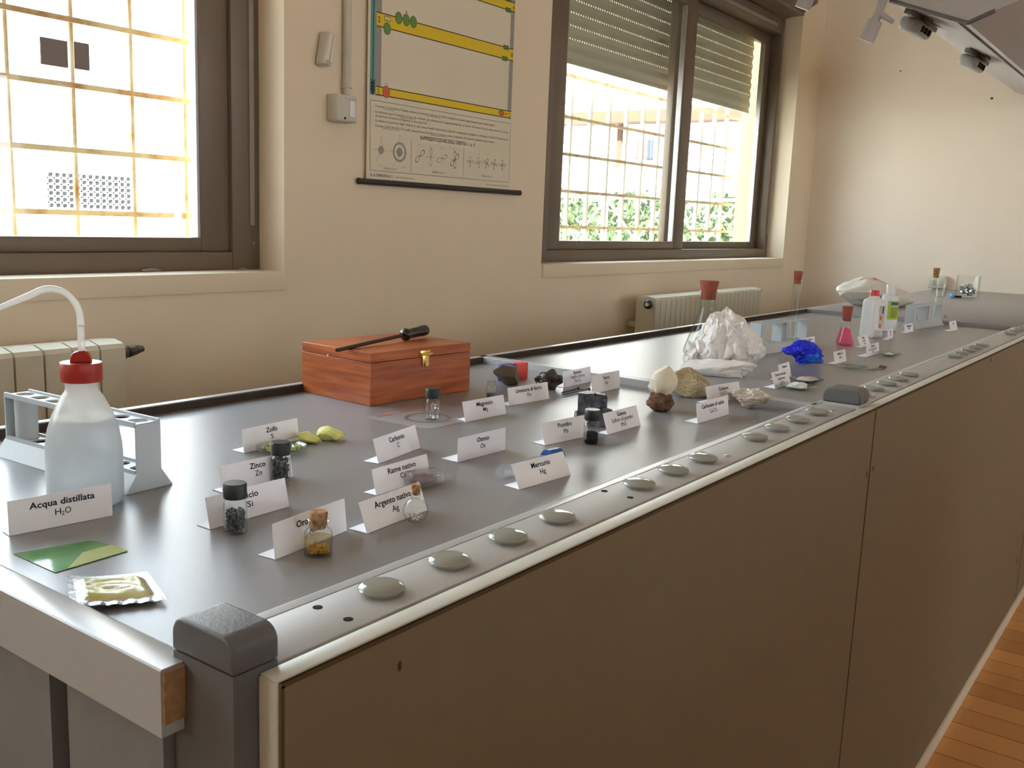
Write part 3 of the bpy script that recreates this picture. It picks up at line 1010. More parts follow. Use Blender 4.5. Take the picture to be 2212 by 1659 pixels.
    rect(2.384, 2.394, 0.578, 0.580, K, 5)
    # text panel
    for q in ((1.8162, 0.553, 2.4146, 0.553), (1.8185, 0.379, 2.4165, 0.379), (1.8162, 0.553, 1.8185, 0.379), (2.4146, 0.553, 2.4165, 0.379), (1.9725, 0.4665, 1.9735, 0.379), (2.195, 0.4665, 2.194, 0.379)):
        line(*q, 0.0011, I)
    ts = 0.0088
    rows = [(0.5375, 'I numeri 1-2-3-4-5-6-7 (nella colonna di sinistra) indicano il livello energetico al quale appartengono gli orbitali (pieni)', 0.50),
            (0.5235, 'Le lettere s-p-d-f indicano il tipo di orbitale: gli orbitali sono rappresentati da cerchietti. Il numero di essi rappresenta il numero', 0.57),
            (0.5135, 'di elettroni contenuti al massimo in due elettroni.', 0.20),
            (0.5020, 'La diversa posizione degli orbitali in uno stesso livello indica il loro diverso contenuto energetico e chiarisce il modo di riempimento', 0.57),
            (0.4890, 'I numeri 2-8-8-18-18-32-32 (nella colonna di destra) indicano il numero totale di elettroni che possono popolare ciascun livello', 0.50)]
    for z, s, wd in rows:
        txt(s, ts, 1.834, z, I, 1, 'LEFT', 0.0, 1.0, wd)
    for x0, x1, z in ((1.862, 1.905, 0.5355), (2.03, 2.09, 0.5355), (1.93, 1.985, 0.5215), (1.862, 1.925, 0.487), (2.05, 2.12, 0.487)):
        line(x0, z, x1, z, 0.0008, I, 1)
    txt('RAPPRESENTAZIONE DEGLI ORBITALI  s  p  d', 0.0145, 2.125, 0.4715, I, 1, 'CENTER', 0.02, 1.0, 0.235)
    # s orbitals
    def axes(x, z, r):
        line(x - r, z, x + r, z, 0.0006, I, 1)
        line(x, z - r * 0.9, x, z + r * 1.3, 0.0006, I, 1)
        line(x - r * 0.6, z - r, x + r * 0.5, z + r * 0.9, 0.0006, I, 1)
        txt('z', 0.008, x, z + r * 1.35, I, 1)
        txt('x', 0.008, x - r * 1.15, z - 0.002, I, 1)
        txt('y', 0.008, x - r * 0.7, z - r * 1.25, I, 1)
    axes(1.857, 0.432, 0.022)
    disc(1.857, 0.432, 0.0105, 0.0105, G, 2)
    axes(1.927, 0.432, 0.030)
    disc(1.927, 0.432, 0.0255, 0.0255, G, 2, 0.78)
    disc(1.927, 0.432, 0.0115, 0.0115, G, 2)
    txt('1 s', 0.009, 1.856, 0.392, I, 1)
    txt('2 s', 0.009, 1.945, 0.392, I, 1)
    txt('Orbitali di tipo s', 0.0078, 1.893, 0.385, I, 1)
    def lobe(x, z, ang, L, wd, mi, r0=0.72):
        a.mi = mi
        n = 20
        y = lev[0] - 0.00024
        c, s = math.cos(ang), math.sin(ang)
        V = []
        for q in (1.0, r0):
            for k in range(n):
                t = 2 * PI * k / n
                u, v = L / 2 + q * L / 2 * math.cos(t), q * wd * math.sin(t) * (0.75 + 0.25 * math.cos(t))
                V.append((x + u * c - v * s, y, z + u * s + v * c))
        a.add(V, [(k, (k + 1) % n, n + (k + 1) % n, n + k) for k in range(n)])
    for k, (x, angs) in enumerate(((2.008, (0.75, 0.75 + PI)), (2.052, (PI / 2, -PI / 2)), (2.100, (0.4, 0.4 + PI)), (2.155, (0.75, 0.75 + PI, PI / 2, -PI / 2)))):
        for an in angs:
            lobe(x, 0.428, an, 0.024, 0.0075, I if k in (0, 3) else G, 0.8)
        line(x - 0.018, 0.428, x + 0.018, 0.428, 0.0005, I)
        txt('z', 0.008, x - 0.005, 0.455, I, 1)
    txt('Orbitali di tipo p', 0.0078, 2.085, 0.387, I, 1)
    for k, x in enumerate((2.225, 2.265, 2.303, 2.340, 2.380)):
        for q in range(4):
            lobe(x, 0.428, q * PI / 2 + (PI / 4 if k > 1 else 0.0) + k * 0.2, 0.0155, 0.005, G if k < 2 else I, 0.75)
        txt('z', 0.007, x, 0.451, I, 1)
    txt('Orbitali di tipo d', 0.0078, 2.305, 0.389, I, 1)
    txt('G. B. PARAVIA & C.', 0.0100, 1.8185, 0.3645, I, 1, 'LEFT', 0.02, 1.0, 0.085)
    txt('Torino  Riproduzione vietata', 0.0062, 1.912, 0.3650, I, 1, 'LEFT')
    txt('Officine Grafiche - Tavole murali per le scuole medie', 0.0052, 2.415, 0.3660, I, 1, 'RIGHT')
    o = a.build('printed_artwork', M_ink, t, 0, off=(-t.location.x, -t.location.y, -t.location.z + ZB), mats=mats)
    r = MB().cyl((1.780, 1.789, 0.350), (2.472, 1.789, 0.350), 0.0075, n=20)
    r.cyl((1.777, 1.789, 0.350), (1.7802, 1.789, 0.350), 0.0082, n=20).cyl((2.4718, 1.789, 0.350), (2.475, 1.789, 0.350), 0.0082, n=20)
    wpart(r, 'bottom_rod', M_rod, t)
    r = MB().cyl((1.780, 1.789, 1.757), (2.472, 1.789, 1.757), 0.0075, n=20)
    wpart(r, 'top_rod', M_rod, t)
poster()

cd = thing('cable_conduit', 'grey cable conduit running down the wall left of the poster', 'conduit', (1.73, YW, 0.56))
wpart(MB().cyl((1.733, 1.789, 0.5515), (1.733, 1.789, ZC - 0.001), 0.0105, n=20), 'pipe', M_boxp, cd)
m = MB()
for z in (0.572, 1.2):
    m.tube([(1.733 + 0.0118 * math.cos(t), 1.789 + 0.0118 * math.sin(t), z) for t in [2 * PI * k / 16 for k in range(16)]], 0.0022, 8, True)
    m.box(1.728, 1.738, 1.7985, 1.7998, z - 0.008, z + 0.008)
wpart(m, 'clip', M_boxp, cd)
sb = thing('wall_socket', 'square white power socket on the wall left of the poster below its conduit', 'socket', (1.695, YW, 0.487))
wpart(MB().box(1.676, 1.742, 1.760, 1.7998, 0.487, 0.551, 0.005, 3), 'housing', M_boxp, sb)
wpart(MB().box(1.715, 1.732, 1.7575, 1.7615, 0.499, 0.538, 0.002), 'rocker', M_white, sb)
wpart(MB().cyl((1.700, 1.7602, 0.495), (1.700, 1.7592, 0.495), 0.003, n=12), 'screw', M_ink, sb)
wpart(MB().box(1.702, 1.738, 1.7575, 1.7602, 0.5430, 0.5460), 'flap_edge', M_steel, sb)
jb = thing('switch_box', 'tilted white switch box hanging loose beside the conduit', 'switch', (1.652, YW, 0.61))
R = Matrix.Rotation(0.20, 3, 'Y') @ Matrix.Rotation(0.15, 3, 'Z')
pv = (1.652, 1.772, 0.650)
wpart(MB().box(1.645, 1.670, 1.766, 1.7960, 0.612, 0.690, 0.004, 3, R, pv), 'housing', M_boxp, jb)
wpart(MB().box(1.647, 1.656, 1.763, 1.7675, 0.620, 0.682, 0.002, 2, R, pv), 'rocker', M_cream, jb)
wpart(MB().box(1.659, 1.668, 1.763, 1.7675, 0.620, 0.682, 0.002, 2, R, pv), 'rocker', M_cream, jb)

ws = thing('wall_socket', 'cream socket box on the back wall just above the far bench', 'socket', (XF, 1.12, 0.013))
wpart(MB().box(5.052, XF - 0.0003, 1.078, 1.160, 0.0128, 0.078, 0.010, 4), 'housing', M_cream, ws)
wpart(MB().box(5.050, 5.054, 1.090, 1.115, 0.026, 0.056, 0.001), 'socket_insert', M_boxp, ws)
wpart(MB().box(5.050, 5.054, 1.122, 1.147, 0.026, 0.056, 0.001), 'socket_insert', M_boxp, ws)
m = MB()
for y, z, s in ((1.4043, 1.0565, 0.007), (0.9765, 0.908, 0.011)):
    b = rock_bm(int(y * 10), 3, 0.4, 2.2, 2)
    fit(b, 0.0012, s * 1.3, s, (XF - 0.0006, y, z))
    m.join(b)
struct(m, 'trim_5', M_dirt, 30, 'small dark specks on the back wall')
b = rock_bm(4, 3, 0.4, 2.2, 2)
fit(b, 0.012, 0.0012, 0.009, (4.538, YW - 0.0006, -0.034))
m = MB()
m.join(b)
struct(m, 'trim_6', M_dirt, 30, 'small dark speck beside the radiator')

# ceiling-hung service boom at the upper right
bo = thing('service_boom', 'grey overhead laboratory service boom hung from the ceiling', 'service boom', (3.0, 0.66, 0.85))
m = MB().prism([(0.93, 1.08), (0.876, 0.935), (0.690, 0.868), (0.658, 0.855), (0.610, 0.875), (0.40, 0.955), (0.36, 1.08)], 0, 3.0, XF - 0.01)
wpart(m, 'housing', M_boom, bo)
m = MB()
for a, b in (((0.876, 0.934), (0.658, 0.854)), ((0.658, 0.854), (0.592, 0.881)), ):
    m.cyl((2.998, *a), (2.998, *b), 0.006, n=10)
m.cyl((3.0, 0.690, 0.8675), (5.05, 0.690, 0.8675), 0.005, n=10)
wpart(m, 'edge_trim', M_boomd, bo)
m = MB()
for x in (3.3, 4.7):
    m.box(x - 0.04, x + 0.04, 0.60, 0.68, 1.079, ZC - 0.0005)
wpart(m, 'hanger', M_boom, bo)
def boom_socket(x, y, z):
    p = MB()
    rot = Matrix.Rotation(0.33, 3, 'X')
    pv = (x + 0.07, y, z)
    p.box(x - 0.06, x + 0.24, y - 0.012, y + 0.012, z + 0.002, z + 0.016, 0.002, 2, rot, pv)
    wpart(p, 'bracket', M_boomd, bo)
    p = MB().box(x, x + 0.15, y - 0.030, y + 0.036, z - 0.036, z + 0.004, 0.015, 4, rot, pv)
    k = wpart(p, 'socket_box', M_sock, bo)
    p = MB()
    for i in range(3):
        p.box(x + 0.025 + i * 0.036, x + 0.047 + i * 0.036, y - 0.034, y - 0.024, z - 0.026, z - 0.008, 0.003, 2, rot, pv)
    wpart(p, 'socket_hole', M_hole, bo, k)
boom_socket(3.10, 0.835, 0.900)
boom_socket(3.72, 0.795, 0.885)
wpart(MB().box(3.14, 3.20, 0.80, 0.83, 0.895, 0.925), 'bracket', M_boomd, bo)
wpart(MB().box(3.76, 3.82, 0.75, 0.79, 0.882, 0.91), 'bracket', M_boomd, bo)
def nozzle(label, x, y, z, lever):
    t = thing('service_tap', label, 'tap', (x, y, z))
    wpart(MB().tube([(x, y - 0.055, ZC - 0.0005), (x, y - 0.055, z + 0.25), (x, y - 0.045, z + 0.13), (x, y - 0.018, z + 0.045)], 0.013, 14), 'pipe', M_boom, t)
    wpart(MB().cyl((x, y - 0.022, z + 0.055), (x, y, z), 0.021, 0.024, 20), 'nozzle', M_boom, t)
    if lever:
        wpart(MB().cyl((x, y - 0.03, z + 0.075), (x, y - 0.072, z + 0.047), 0.009, 0.007, 12), 'lever', M_boom, t)
nozzle('grey service tap with side lever hanging from above near the boom end', 2.955, 0.920, 0.818, True)
nozzle('grey service tap nozzle hanging in front of the shutter box', 3.0, 1.135, 0.935, False)

# ================================================================== on the benches
E0 = 0.0003                    # a hair of clearance above the worktop

# ---- folded paper name cards
WB = dict(zip('abcdefghijklmnopqrstuvwxyz', (556, 611, 556, 611, 556, 333, 611, 611, 278, 278, 556, 278, 889, 611, 611, 611, 611, 389, 556, 333, 611, 556, 778, 556, 556, 500)))
WR = dict(zip('abcdefghijklmnopqrstuvwxyz', (556, 556, 500, 556, 556, 278, 556, 556, 222, 222, 500, 222, 833, 556, 556, 556, 556, 333, 500, 278, 556, 500, 722, 500, 500, 500)))
WC = dict(zip('ABCDEFGHIJKLMNOPQRSTUVWXYZ', (722, 722, 722, 722, 667, 611, 778, 722, 278, 556, 722, 611, 833, 722, 778, 667, 778, 722, 667, 611, 722, 667, 944, 667, 667, 611)))
def em_width(t, bold):
    return sum((WB if bold else WR).get(c, WC.get(c, 278 if c == ' ' else 556)) for c in t) / 1000.0
CAP = max(p[1] for p in text_geo('H', 1.0)[0])
def card(label, x, y, ang, lines, L=0.086, H=0.0265, lean=0.005, back=0.021, tb=None):
    t = thing('name_card', label, 'name card', (x, y, E0), math.radians(ang), 'folded paper name cards')
    th = 0.00035
    m = MB()
    N = 8
    prof = [(0, 0), (back, 0.0), (back, th), (th * 1.5, th), (lean + th, H), (lean, H)]
    m.prism(prof, 0, 0, L)
    m.build('folded_paper', M_paper, t, 0)
    k = MB()
    U = Vector((1, 0, 0))
    Vv = Vector((0, lean, H)).normalized()
    hl = math.hypot(lean, H)
    nrm = Vector((0, -H, lean)).normalized()
    rows = {2: (0.655, 0.355), 3: (0.715, 0.455, 0.195)}[len(lines)]
    em = {2: 0.0074, 3: 0.0070}[len(lines)]
    if len(lines) == 3 and L < 0.08:
        em = 0.0062
    for i, (s, v) in enumerate(zip(lines, rows)):
        bold = i == 0
        parts = []                     # (text, subscript?) pieces; _ marks a subscript digit
        j = 0
        while j < len(s):
            if s[j] == '_':
                parts.append((s[j + 1], True))
                j += 2
            else:
                k0 = j
                while j < len(s) and s[j] != '_':
                    j += 1
                parts.append((s[k0:j], False))
        ws = [em_width(p, bold) * em * (0.66 if sub else 1.0) for p, sub in parts]
        cx = L * 0.51 - sum(ws) / 2
        for (p, sub), wd in zip(parts, ws):
            q = em * 0.716 / CAP * (0.66 if sub else 1.0)
            V, _ = text_geo(p, q, 'LEFT', 0.018 if bold else 0.004)
            x0, x1 = min(c[0] for c in V), max(c[0] for c in V)
            f = (wd - em * 0.06) / (x1 - x0)
            put_text(k, p, q, U * (cx + em * 0.03 - x0 * f) + Vv * (hl * v - (0.0011 if sub else 0)) + nrm * 0.00025, U, Vv, 'LEFT', 0.018 if bold else 0.004, f)
            cx += wd
    k.build('printed_text', M_ink, t, 0)
    return t
CARDS = [
 ('white folded card reading Acqua distillata in front of the wash bottle', 0.3722, 0.7696, -6.8, ('Acqua distillata', 'H_2O'), dict(lean=0.001, H=0.029, back=0.015)),
 ('white folded card reading Zolfo behind the sulfur dish', 0.6788, 0.8585, 4.0, ('Zolfo', 'S'), dict(lean=0.003)),
 ('white folded card reading Zinco beside the vial of grey granules', 0.5655, 0.7472, -0.9, ('Zinco', 'Zn'), dict(lean=0.0051, H=0.0255, back=0.0168)),
 ('white folded card reading Silicio, half hidden by a black-capped vial', 0.491, 0.667, 1.3, ('Silicio', 'Si'), dict(lean=0.0062, L=0.089, back=0.0178)),
 ('white folded card reading Oro nativo behind the corked gold jar', 0.4797, 0.5699, 6.7, ('Oro nativo', 'Au'), dict(lean=0.003, H=0.0285, L=0.088, back=0.0187)),
 ('white folded card reading Argento nativo behind the round corked flask', 0.5734, 0.5619, 4.5, ('Argento nativo', 'Ag'), dict(lean=0.0102, H=0.0256)),
 ('white folded card reading Rame nativo beside the clear plastic box', 0.6611, 0.6362, 2.9, ('Rame nativo', 'Cu'), dict(lean=0.0064, H=0.0248, back=0.0166)),
 ('white folded card reading Carbonio in front of the clear pouch', 0.7505, 0.7194, 11.0, ('Carbonio', 'C'), dict(lean=0.0079, L=0.0895, back=0.0198)),
 ('white folded card reading Osmio standing alone mid bench', 0.8164, 0.6614, -1.7, ('Osmio', 'Os'), dict(lean=0.0005, H=0.0273, back=0.0245)),
 ('white folded card reading Mercurio hiding a blue-capped tube', 0.7756, 0.5467, -4.7, ('Mercurio', 'Hg'), dict(lean=0.0121, H=0.0240)),
 ('white folded card reading Magnesio right of the clear pouch', 0.9895, 0.7903, -3.1, ('Magnesio', 'Mg'), dict(lean=0.0068)),
 ('white folded card reading Limatura di ferro in front of the dark faceted mineral', 1.1259, 0.8179, -6.0, ('Limatura di ferro', 'Fe'), dict(lean=0.0048, L=0.091, H=0.0258)),
 ('white folded card reading Ematite, three lines, right of the hematite', 1.3179, 0.8481, 0.8, ('Ematite', 'Ossido di ferro', 'Fe_2O_3'), dict(lean=0.003, L=0.088, H=0.0262)),
 ('white folded card reading Ferro in front of the bench joint', 1.3050, 0.7851, -1.3, ('Ferro', 'Fe'), dict(lean=0.003, H=0.0295, L=0.085)),
 ('white folded card reading Piombo behind the vial of black powder', 0.9560, 0.6381, -7.0, ('Piombo', 'Pb'), dict(lean=0.0095, H=0.0258)),
 ('white folded card reading Galena leaning by the galena lump', 1.0644, 0.6138, -0.9, ('Galena', 'Solfuro di piombo', 'PbS'), dict(lean=0.0090, back=0.0157)),
 ('white folded card reading Calcare in front of the limestone', 1.3692, 0.6147, -10.0, ('Calcare', 'CaCO_3'), dict(lean=0.0067, H=0.0262, L=0.092)),
 ('white folded card reading Carbonato di calcio at the front', 1.2191, 0.5603, -2.6, ('Carbonato di calcio', 'CaCO_3'), dict(lean=0.0044, H=0.0279, L=0.096)),
 ('white folded card reading Cloruro di sodio by the white powder dish', 1.5939, 0.5934, -2.0, ('Cloruro di sodio', 'Salgemma', 'NaCl'), dict(lean=0.0100, L=0.070)),
 ('white folded card behind the Cloruro di sodio card', 1.6850, 0.6186, 3.0, ('Potassio', 'Cloruro', 'KCl'), dict(lean=0.0067, H=0.0283, L=0.064)),
 ('white folded card leaning behind the blue crystal by the rack', 2.170, 0.7560, -2.3, ('Solfato di rame', 'CuSO_4'), dict(lean=0.0044, H=0.0245, L=0.09)),
 ('white folded card right of the blue crystal', 1.9904, 0.6189, -0.4, ('Solfato di', 'rame'), dict(lean=0.0055, H=0.0250, L=0.076, back=0.0165)),
 ('white folded card leaning at the foot of the pink flask', 2.3371, 0.6700, 0.2, ('Solfito', 'acido', 'rosa'), dict(lean=0.0100, H=0.0250, L=0.081, back=0.0134)),
 ('white folded card reading Potassio in front of the white bottles', 2.1702, 0.6076, -0.3, ('Potassio', 'Cloruro di potassio', 'KCl'), dict(lean=0.0029, H=0.0255, L=0.096)),
 ('white folded card at the right foot of the red-capped bottle', 2.5721, 0.6710, 4.5, ('Alcol', 'etilico'), dict(lean=0.0025, H=0.0251, L=0.072, back=0.014)),
 ('white folded card in front of the green-labelled bottle', 2.7906, 0.6850, -3.2, ('Ammoniaca', 'NH_3'), dict(lean=0.003, H=0.0240, L=0.075, back=0.015)),
 ('white folded card farthest from the camera beside a tiny vial', 2.9736, 0.6041, -1.1, ('Iodio', 'I'), dict(lean=0.0082, H=0.0270, L=0.081)),
]
for lb, x, y, an, ln, kw in CARDS:
    card(lb, x, y, an, ln, **kw)

# ---- wash bottle
wbx, wby = 0.4636, 0.8123
t = thing('wash_bottle', 'translucent wash bottle with red screw cap and bent spout', 'wash bottle', (wbx, wby, E0))
r = 0.0329
prof = [(0.004, 0.0), (r - 0.004, 0.0), (r - 0.001, 0.002), (r, 0.006), (r, 0.046), (r - 0.0006, 0.055), (r - 0.0028, 0.069), (r - 0.0065, 0.081), (r - 0.0110, 0.091), (0.0178, 0.099), (0.0150, 0.103), (0.0139, 0.106), (0.0137, 0.116)]
MB().lathe(prof, n=56).build('bottle_body', M_poly, t, 40)
MB().lathe([(max(a - 0.0013, 0.002), z + 0.001) for a, z in prof[:7]] + [(0.0254, 0.0800)], n=48).build('liquid', M_water, t, 40)
cp = MB().lathe([(0.0148, 0.1130), (0.0173, 0.1130), (0.0178, 0.1140), (0.0178, 0.1288), (0.0173, 0.1300), (0.0005, 0.1302)], n=56)
cap = cp.build('screw_cap', M_red, t, 40)
b = MB().prism([(-0.0090, 0.1298), (-0.0080, 0.1360), (-0.0060, 0.1385), (-0.0010, 0.1402), (0.0040, 0.1408), (0.0070, 0.1386), (0.0086, 0.1345), (0.0094, 0.1298)], 1, -0.0045, 0.0045)
for v in b.bm.verts:
    v.co = Matrix.Rotation(math.radians(-35), 3, 'Z') @ v.co
o = b.build('spout_holder', M_red, t, 35)
bv = o.modifiers.new('bevel', 'BEVEL')
bv.width = 0.0012
bv.segments = 2
# spout: up, over to the left of the picture and down
d = Vector((-0.80, 0.60, 0))
pts = [Vector((0, 0, z)) - d * 0.001 for z in (0.137, 0.145, 0.155, 0.162)]
for k in range(1, 15):
    a = k / 14 * math.radians(122)
    pts.append(Vector((0, 0, 0.1685)) + d * (0.0235 * (1 - math.cos(a)) - 0.001) + Vector((0, 0, 0.0265 * math.sin(a))))
tan = (pts[-1] - pts[-2]).normalized()
for k in range(1, 6):
    pts.append(pts[-1] + Vector((tan.x, tan.y, tan.z * 0.78)) * 0.010)
MB().tube(pts, [0.0031] * 4 + [0.0030] * 14 + [0.0028, 0.0026, 0.0024, 0.0021, 0.0018], 14).build('spout_tube', M_poly, t, 60)
MB().cyl((-d.x * 0.001, -d.y * 0.001, 0.1625), (-d.x * 0.001, -d.y * 0.001, 0.1637), 0.0034, n=16).build('tube_collar', M_white, t)

# ---- test tube racks
RL, RW, RH = 0.222, 0.027, 0.0665
def rack(label, x, y, rz):
    t = thing('test_tube_rack', label, 'test tube rack', (x, y, E0), rz, 'pale plastic test tube racks')
    def plate(mb, z0, z1, n, r):
        """a flat plate with a row of round holes"""
        seg = 20
        w = RL / n
        for i in range(n):
            c = -RL / 2 + w * (i + 0.5)
            sq = []
            for k in range(seg):
                a = 2 * PI * (k + 0.5) / seg
                ca, sa = math.cos(a), math.sin(a)
                q = min((w / 2) / max(abs(ca), 1e-9), (RW / 2) / max(abs(sa), 1e-9))
                sq.append((c + ca * q, sa * q))
            ci = [(c + r * math.cos(2 * PI * (k + 0.5) / seg), r * math.sin(2 * PI * (k + 0.5) / seg)) for k in range(seg)]
            V = [(a, b2, z) for z in (z0, z1) for a, b2 in sq] + [(a, b2, z) for z in (z0, z1) for a, b2 in ci]
            F = []
            for k in range(seg):
                j = (k + 1) % seg
                F += [(seg + k, seg + j, 3 * seg + j, 3 * seg + k), (k, 2 * seg + k, 2 * seg + j, j), (2 * seg + k, 3 * seg + k, 3 * seg + j, 2 * seg + j)]
            mb.add(V, F)
            for sx_, sy_ in ((1, 1), (-1, 1), (-1, -1), (1, -1)):
                pass
        # the thin frame round the plate closes the corners
        mb.box(-RL / 2, RL / 2, -RW / 2 - 0.0012, -RW / 2 + 0.0012, z0 - 0.001, z1 + 0.0022)
        mb.box(-RL / 2, RL / 2, RW / 2 - 0.0012, RW / 2 + 0.0012, z0 - 0.001, z1 + 0.0022)
        for i in range(n + 1):
            c = -RL / 2 + w * i
            mb.box(max(c - 0.0042, -RL / 2), min(c + 0.0042, RL / 2), -RW / 2, RW / 2, z0 + 0.0001, z1 - 0.0001)
    m = MB()
    plate(m, RH - 0.003, RH - 0.001, 8, 0.0098)
    m.build('top_plate', M_rack, t, 30)
    m = MB()
    plate(m, 0.0165, 0.0185, 8, 0.0085)
    for s in (-1, 1):
        m.add([(-RL / 2, s * RW / 2, 0.0185), (RL / 2, s * RW / 2, 0.0185), (RL / 2, s * 0.0262, 0.0), (-RL / 2, s * 0.0262, 0.0),
               (-RL / 2, s * (RW / 2 - 0.0018), 0.0172), (RL / 2, s * (RW / 2 - 0.0018), 0.0172), (RL / 2, s * 0.0240, 0.0), (-RL / 2, s * 0.0240, 0.0)],
              [(0, 1, 2, 3), (4, 7, 6, 5), (0, 4, 5, 1), (3, 2, 6, 7), (0, 3, 7, 4), (1, 5, 6, 2)])
    m.build('base', M_rack, t, 20)
    ep = [(-0.0262, 0), (0.0262, 0), (RW / 2, 0.0185), (RW / 2, RH - 0.0022), (-RW / 2, RH - 0.0022), (-RW / 2, 0.0185)]
    for x0 in (-RL / 2 - 0.0022, RL / 2):
        MB().prism(ep, 0, x0, x0 + 0.0022).build('end_plate', M_rack, t, 20)
    for x0 in (-0.012, 0.010):
        MB().box(x0, x0 + 0.002, -RW / 2 + 0.0015, RW / 2 - 0.0015, 0.0186, RH - 0.0031).build('divider', M_rack, t, 20)
    for x0 in (-RL / 2 + 0.016, ):
        MB().cyl((x0, 0, 0.0186), (x0, 0, RH - 0.0031), 0.0114, n=20).build('corner_column', M_rack, t, 40)
    return t
rack('pale test tube rack standing behind the wash bottle', 0.5205, 0.9205, math.radians(90 + 2.9 - 180))
rack('pale test tube rack behind the big white crystal', 2.130, 0.795, math.radians(-6))
rack('pale test tube rack farthest away, right of the white bottles', 3.060, 0.703, math.radians(-6))

def test_tube(label, x, y, mat_stop, top):
    t = thing('test_tube', label, 'test tube', (x, y, 0.003), 0, 'stoppered test tubes')
    r = 0.0088
    h = top - 0.022
    prof = [(0.0008, 0.0), (r * 0.5, 0.0012), (r * 0.86, 0.0045), (r, 0.009), (r, h - 0.001), (r + 0.0008, h)]
    MB().lathe(prof, n=28, ends=False).build('glass_tube', M_glass, t, 50)
    MB().lathe([(0.0074, h - 0.009), (0.0079, h - 0.004), (0.0079, h + 0.0001), (0.0088, h + 0.001), (0.0104, h + 0.0195), (0.0100, h + 0.0205), (0.0003, h + 0.0207)], n=28).build('stopper', mat_stop, t, 40)
u = Vector((math.cos(math.radians(-6)), math.sin(math.radians(-6)), 0))
px = Vector((2.130, 0.795, 0)) + u * (RL / 8 * 2.5)
test_tube('test tube with red-brown stopper in the rack behind the blue crystal', px.x, px.y, M_rubber, 0.176)
px = Vector((3.060, 0.703, 0)) + u * (RL / 8 * 2.5)
test_tube('test tube with cork stopper in the farthest rack', px.x, px.y, M_cork, 0.172)

# ---- screw-cap sample vials
def vial(label, x, y, h, content, mat, fill, seed, sticker=True):
    t = thing('sample_vial', label, 'vial', (x, y, E0), random.Random(seed).uniform(0, 6), 'black-capped sample vials')
    r = 0.0097
    sh = h - 0.0145
    prof = [(0.002, 0.0), (r - 0.001, 0.0), (r, 0.001), (r, sh - 0.003), (r - 0.0012, sh - 0.0008), (0.0072, sh + 0.0008), (0.0072, h - 0.005)]
    MB().lathe(prof, n=32).build('glass_body', M_glass, t, 45)
    c = MB().lathe([(0.0080, sh + 0.0015), (0.0094, sh + 0.0015), (0.0098, sh + 0.0025), (0.0098, h - 0.0012), (0.0091, h), (0.0003, h)], n=40)
    c.build('screw_cap', M_black, t, 40)
    rnd = random.Random(seed)
    if content == 'grains':
        m = MB()
        n = 230
        for i in range(n):
            z = 0.0025 + (fill - 0.005) * (i / n) + rnd.uniform(-0.0008, 0.0008)
            a, q = rnd.uniform(0, 2 * PI), math.sqrt(rnd.random()) * 0.0078
            b = rock_bm(rnd.randint(1, 999), 5, 0.2, 1.5, 1)
            s = rnd.uniform(0.0014, 0.0023)
            q = min(q, 0.0092 - s * 1.15)
            for v in b.verts:
                v.co = v.co * s + Vector((q * math.cos(a), q * math.sin(a), max(z, 0.0028)))
            m.join(b)
        o = m.build('granules', mat, t, 20)
    elif content == 'powder':
        m = MB().lathe([(0.002, 0.0012), (r - 0.0018, 0.0012), (r - 0.0014, 0.002), (r - 0.0014, fill - 0.0015), (r - 0.003, fill), (0.0003, fill + 0.0004)], n=28)
        m.build('powder', mat, t, 40)
    elif content == 'flakes':
        m = MB()
        for i in range(26):
            z = 0.002 + (fill - 0.004) * (i / 26)
            c0 = Vector((rnd.uniform(-0.0045, 0.0045), rnd.uniform(-0.0045, 0.0045), z + 0.001))
            a = Vector((rnd.gauss(0, 1), rnd.gauss(0, 1), rnd.gauss(0, 1))).normalized()
            q = a.orthogonal().normalized()
            L, w = rnd.uniform(0.002, 0.0036), rnd.uniform(0.0008, 0.0014)
            V = []
            for k in range(6):
                f = k / 5 - 0.5
                pz = c0 + a * (f * 2 * L) + a.cross(q) * (0.0014 * math.sin(f * 6))
                V += [pz - q * w, pz + q * w]
            for v in V:
                hyp = math.hypot(v.x, v.y)
                if hyp > 0.0082:
                    v.x *= 0.0082 / hyp
                    v.y *= 0.0082 / hyp
                v.z = max(v.z, 0.0014)
            m.add(V, [(2 * k, 2 * k + 1, 2 * k + 3, 2 * k + 2) for k in range(5)])
        m.build('metal_curls', mat, t, 20)
    if sticker:
        # printed paper label wrapped on the far-left side
        m = MB()
        V, F = [], []
        for i in range(8):
            a = math.radians(176 + i * 9)
            for z in (0.006, sh - 0.005):
                V.append(((r + 0.0002) * math.cos(a), (r + 0.0002) * math.sin(a), z))
        for i in range(7):
            F.append((2 * i, 2 * i + 2, 2 * i + 3, 2 * i + 1))
        m.add(V, F)
        o = m.build('paper_label', glassy('thin_label', (0.85, 0.86, 0.84), (0.7, 0.7, 0.7), 0.3, (0.7, 0.7, 0.68), 0.45), t, 50)
        k = MB()
        for q in range(5):
            z = sh - 0.007 - q * 0.0028
            V, F = [], []
            for i in range(7):
                a = math.radians(182 + i * 7)
                V += [((r + 0.00035) * math.cos(a), (r + 0.00035) * math.sin(a), z), ((r + 0.00035) * math.cos(a), (r + 0.00035) * math.sin(a), z + 0.0006)]
            for i in range(6):
                F.append((2 * i, 2 * i + 2, 2 * i + 3, 2 * i + 1))
            k.add(V, F)
        k.build('label_print', M_inkg, t, 50)
        t.rotation_euler = (0, 0, math.radians(-62))
    return t
vial('black-capped glass vial of dark grey lumps in front of the Silicio card', 0.501, 0.646, 0.0435, 'grains', M_charcoal, 0.021, 20)
vial('black-capped glass vial full of grey granules beside the Zinco card', 0.631, 0.741, 0.0412, 'grains', M_charcoal, 0.026, 352, True)
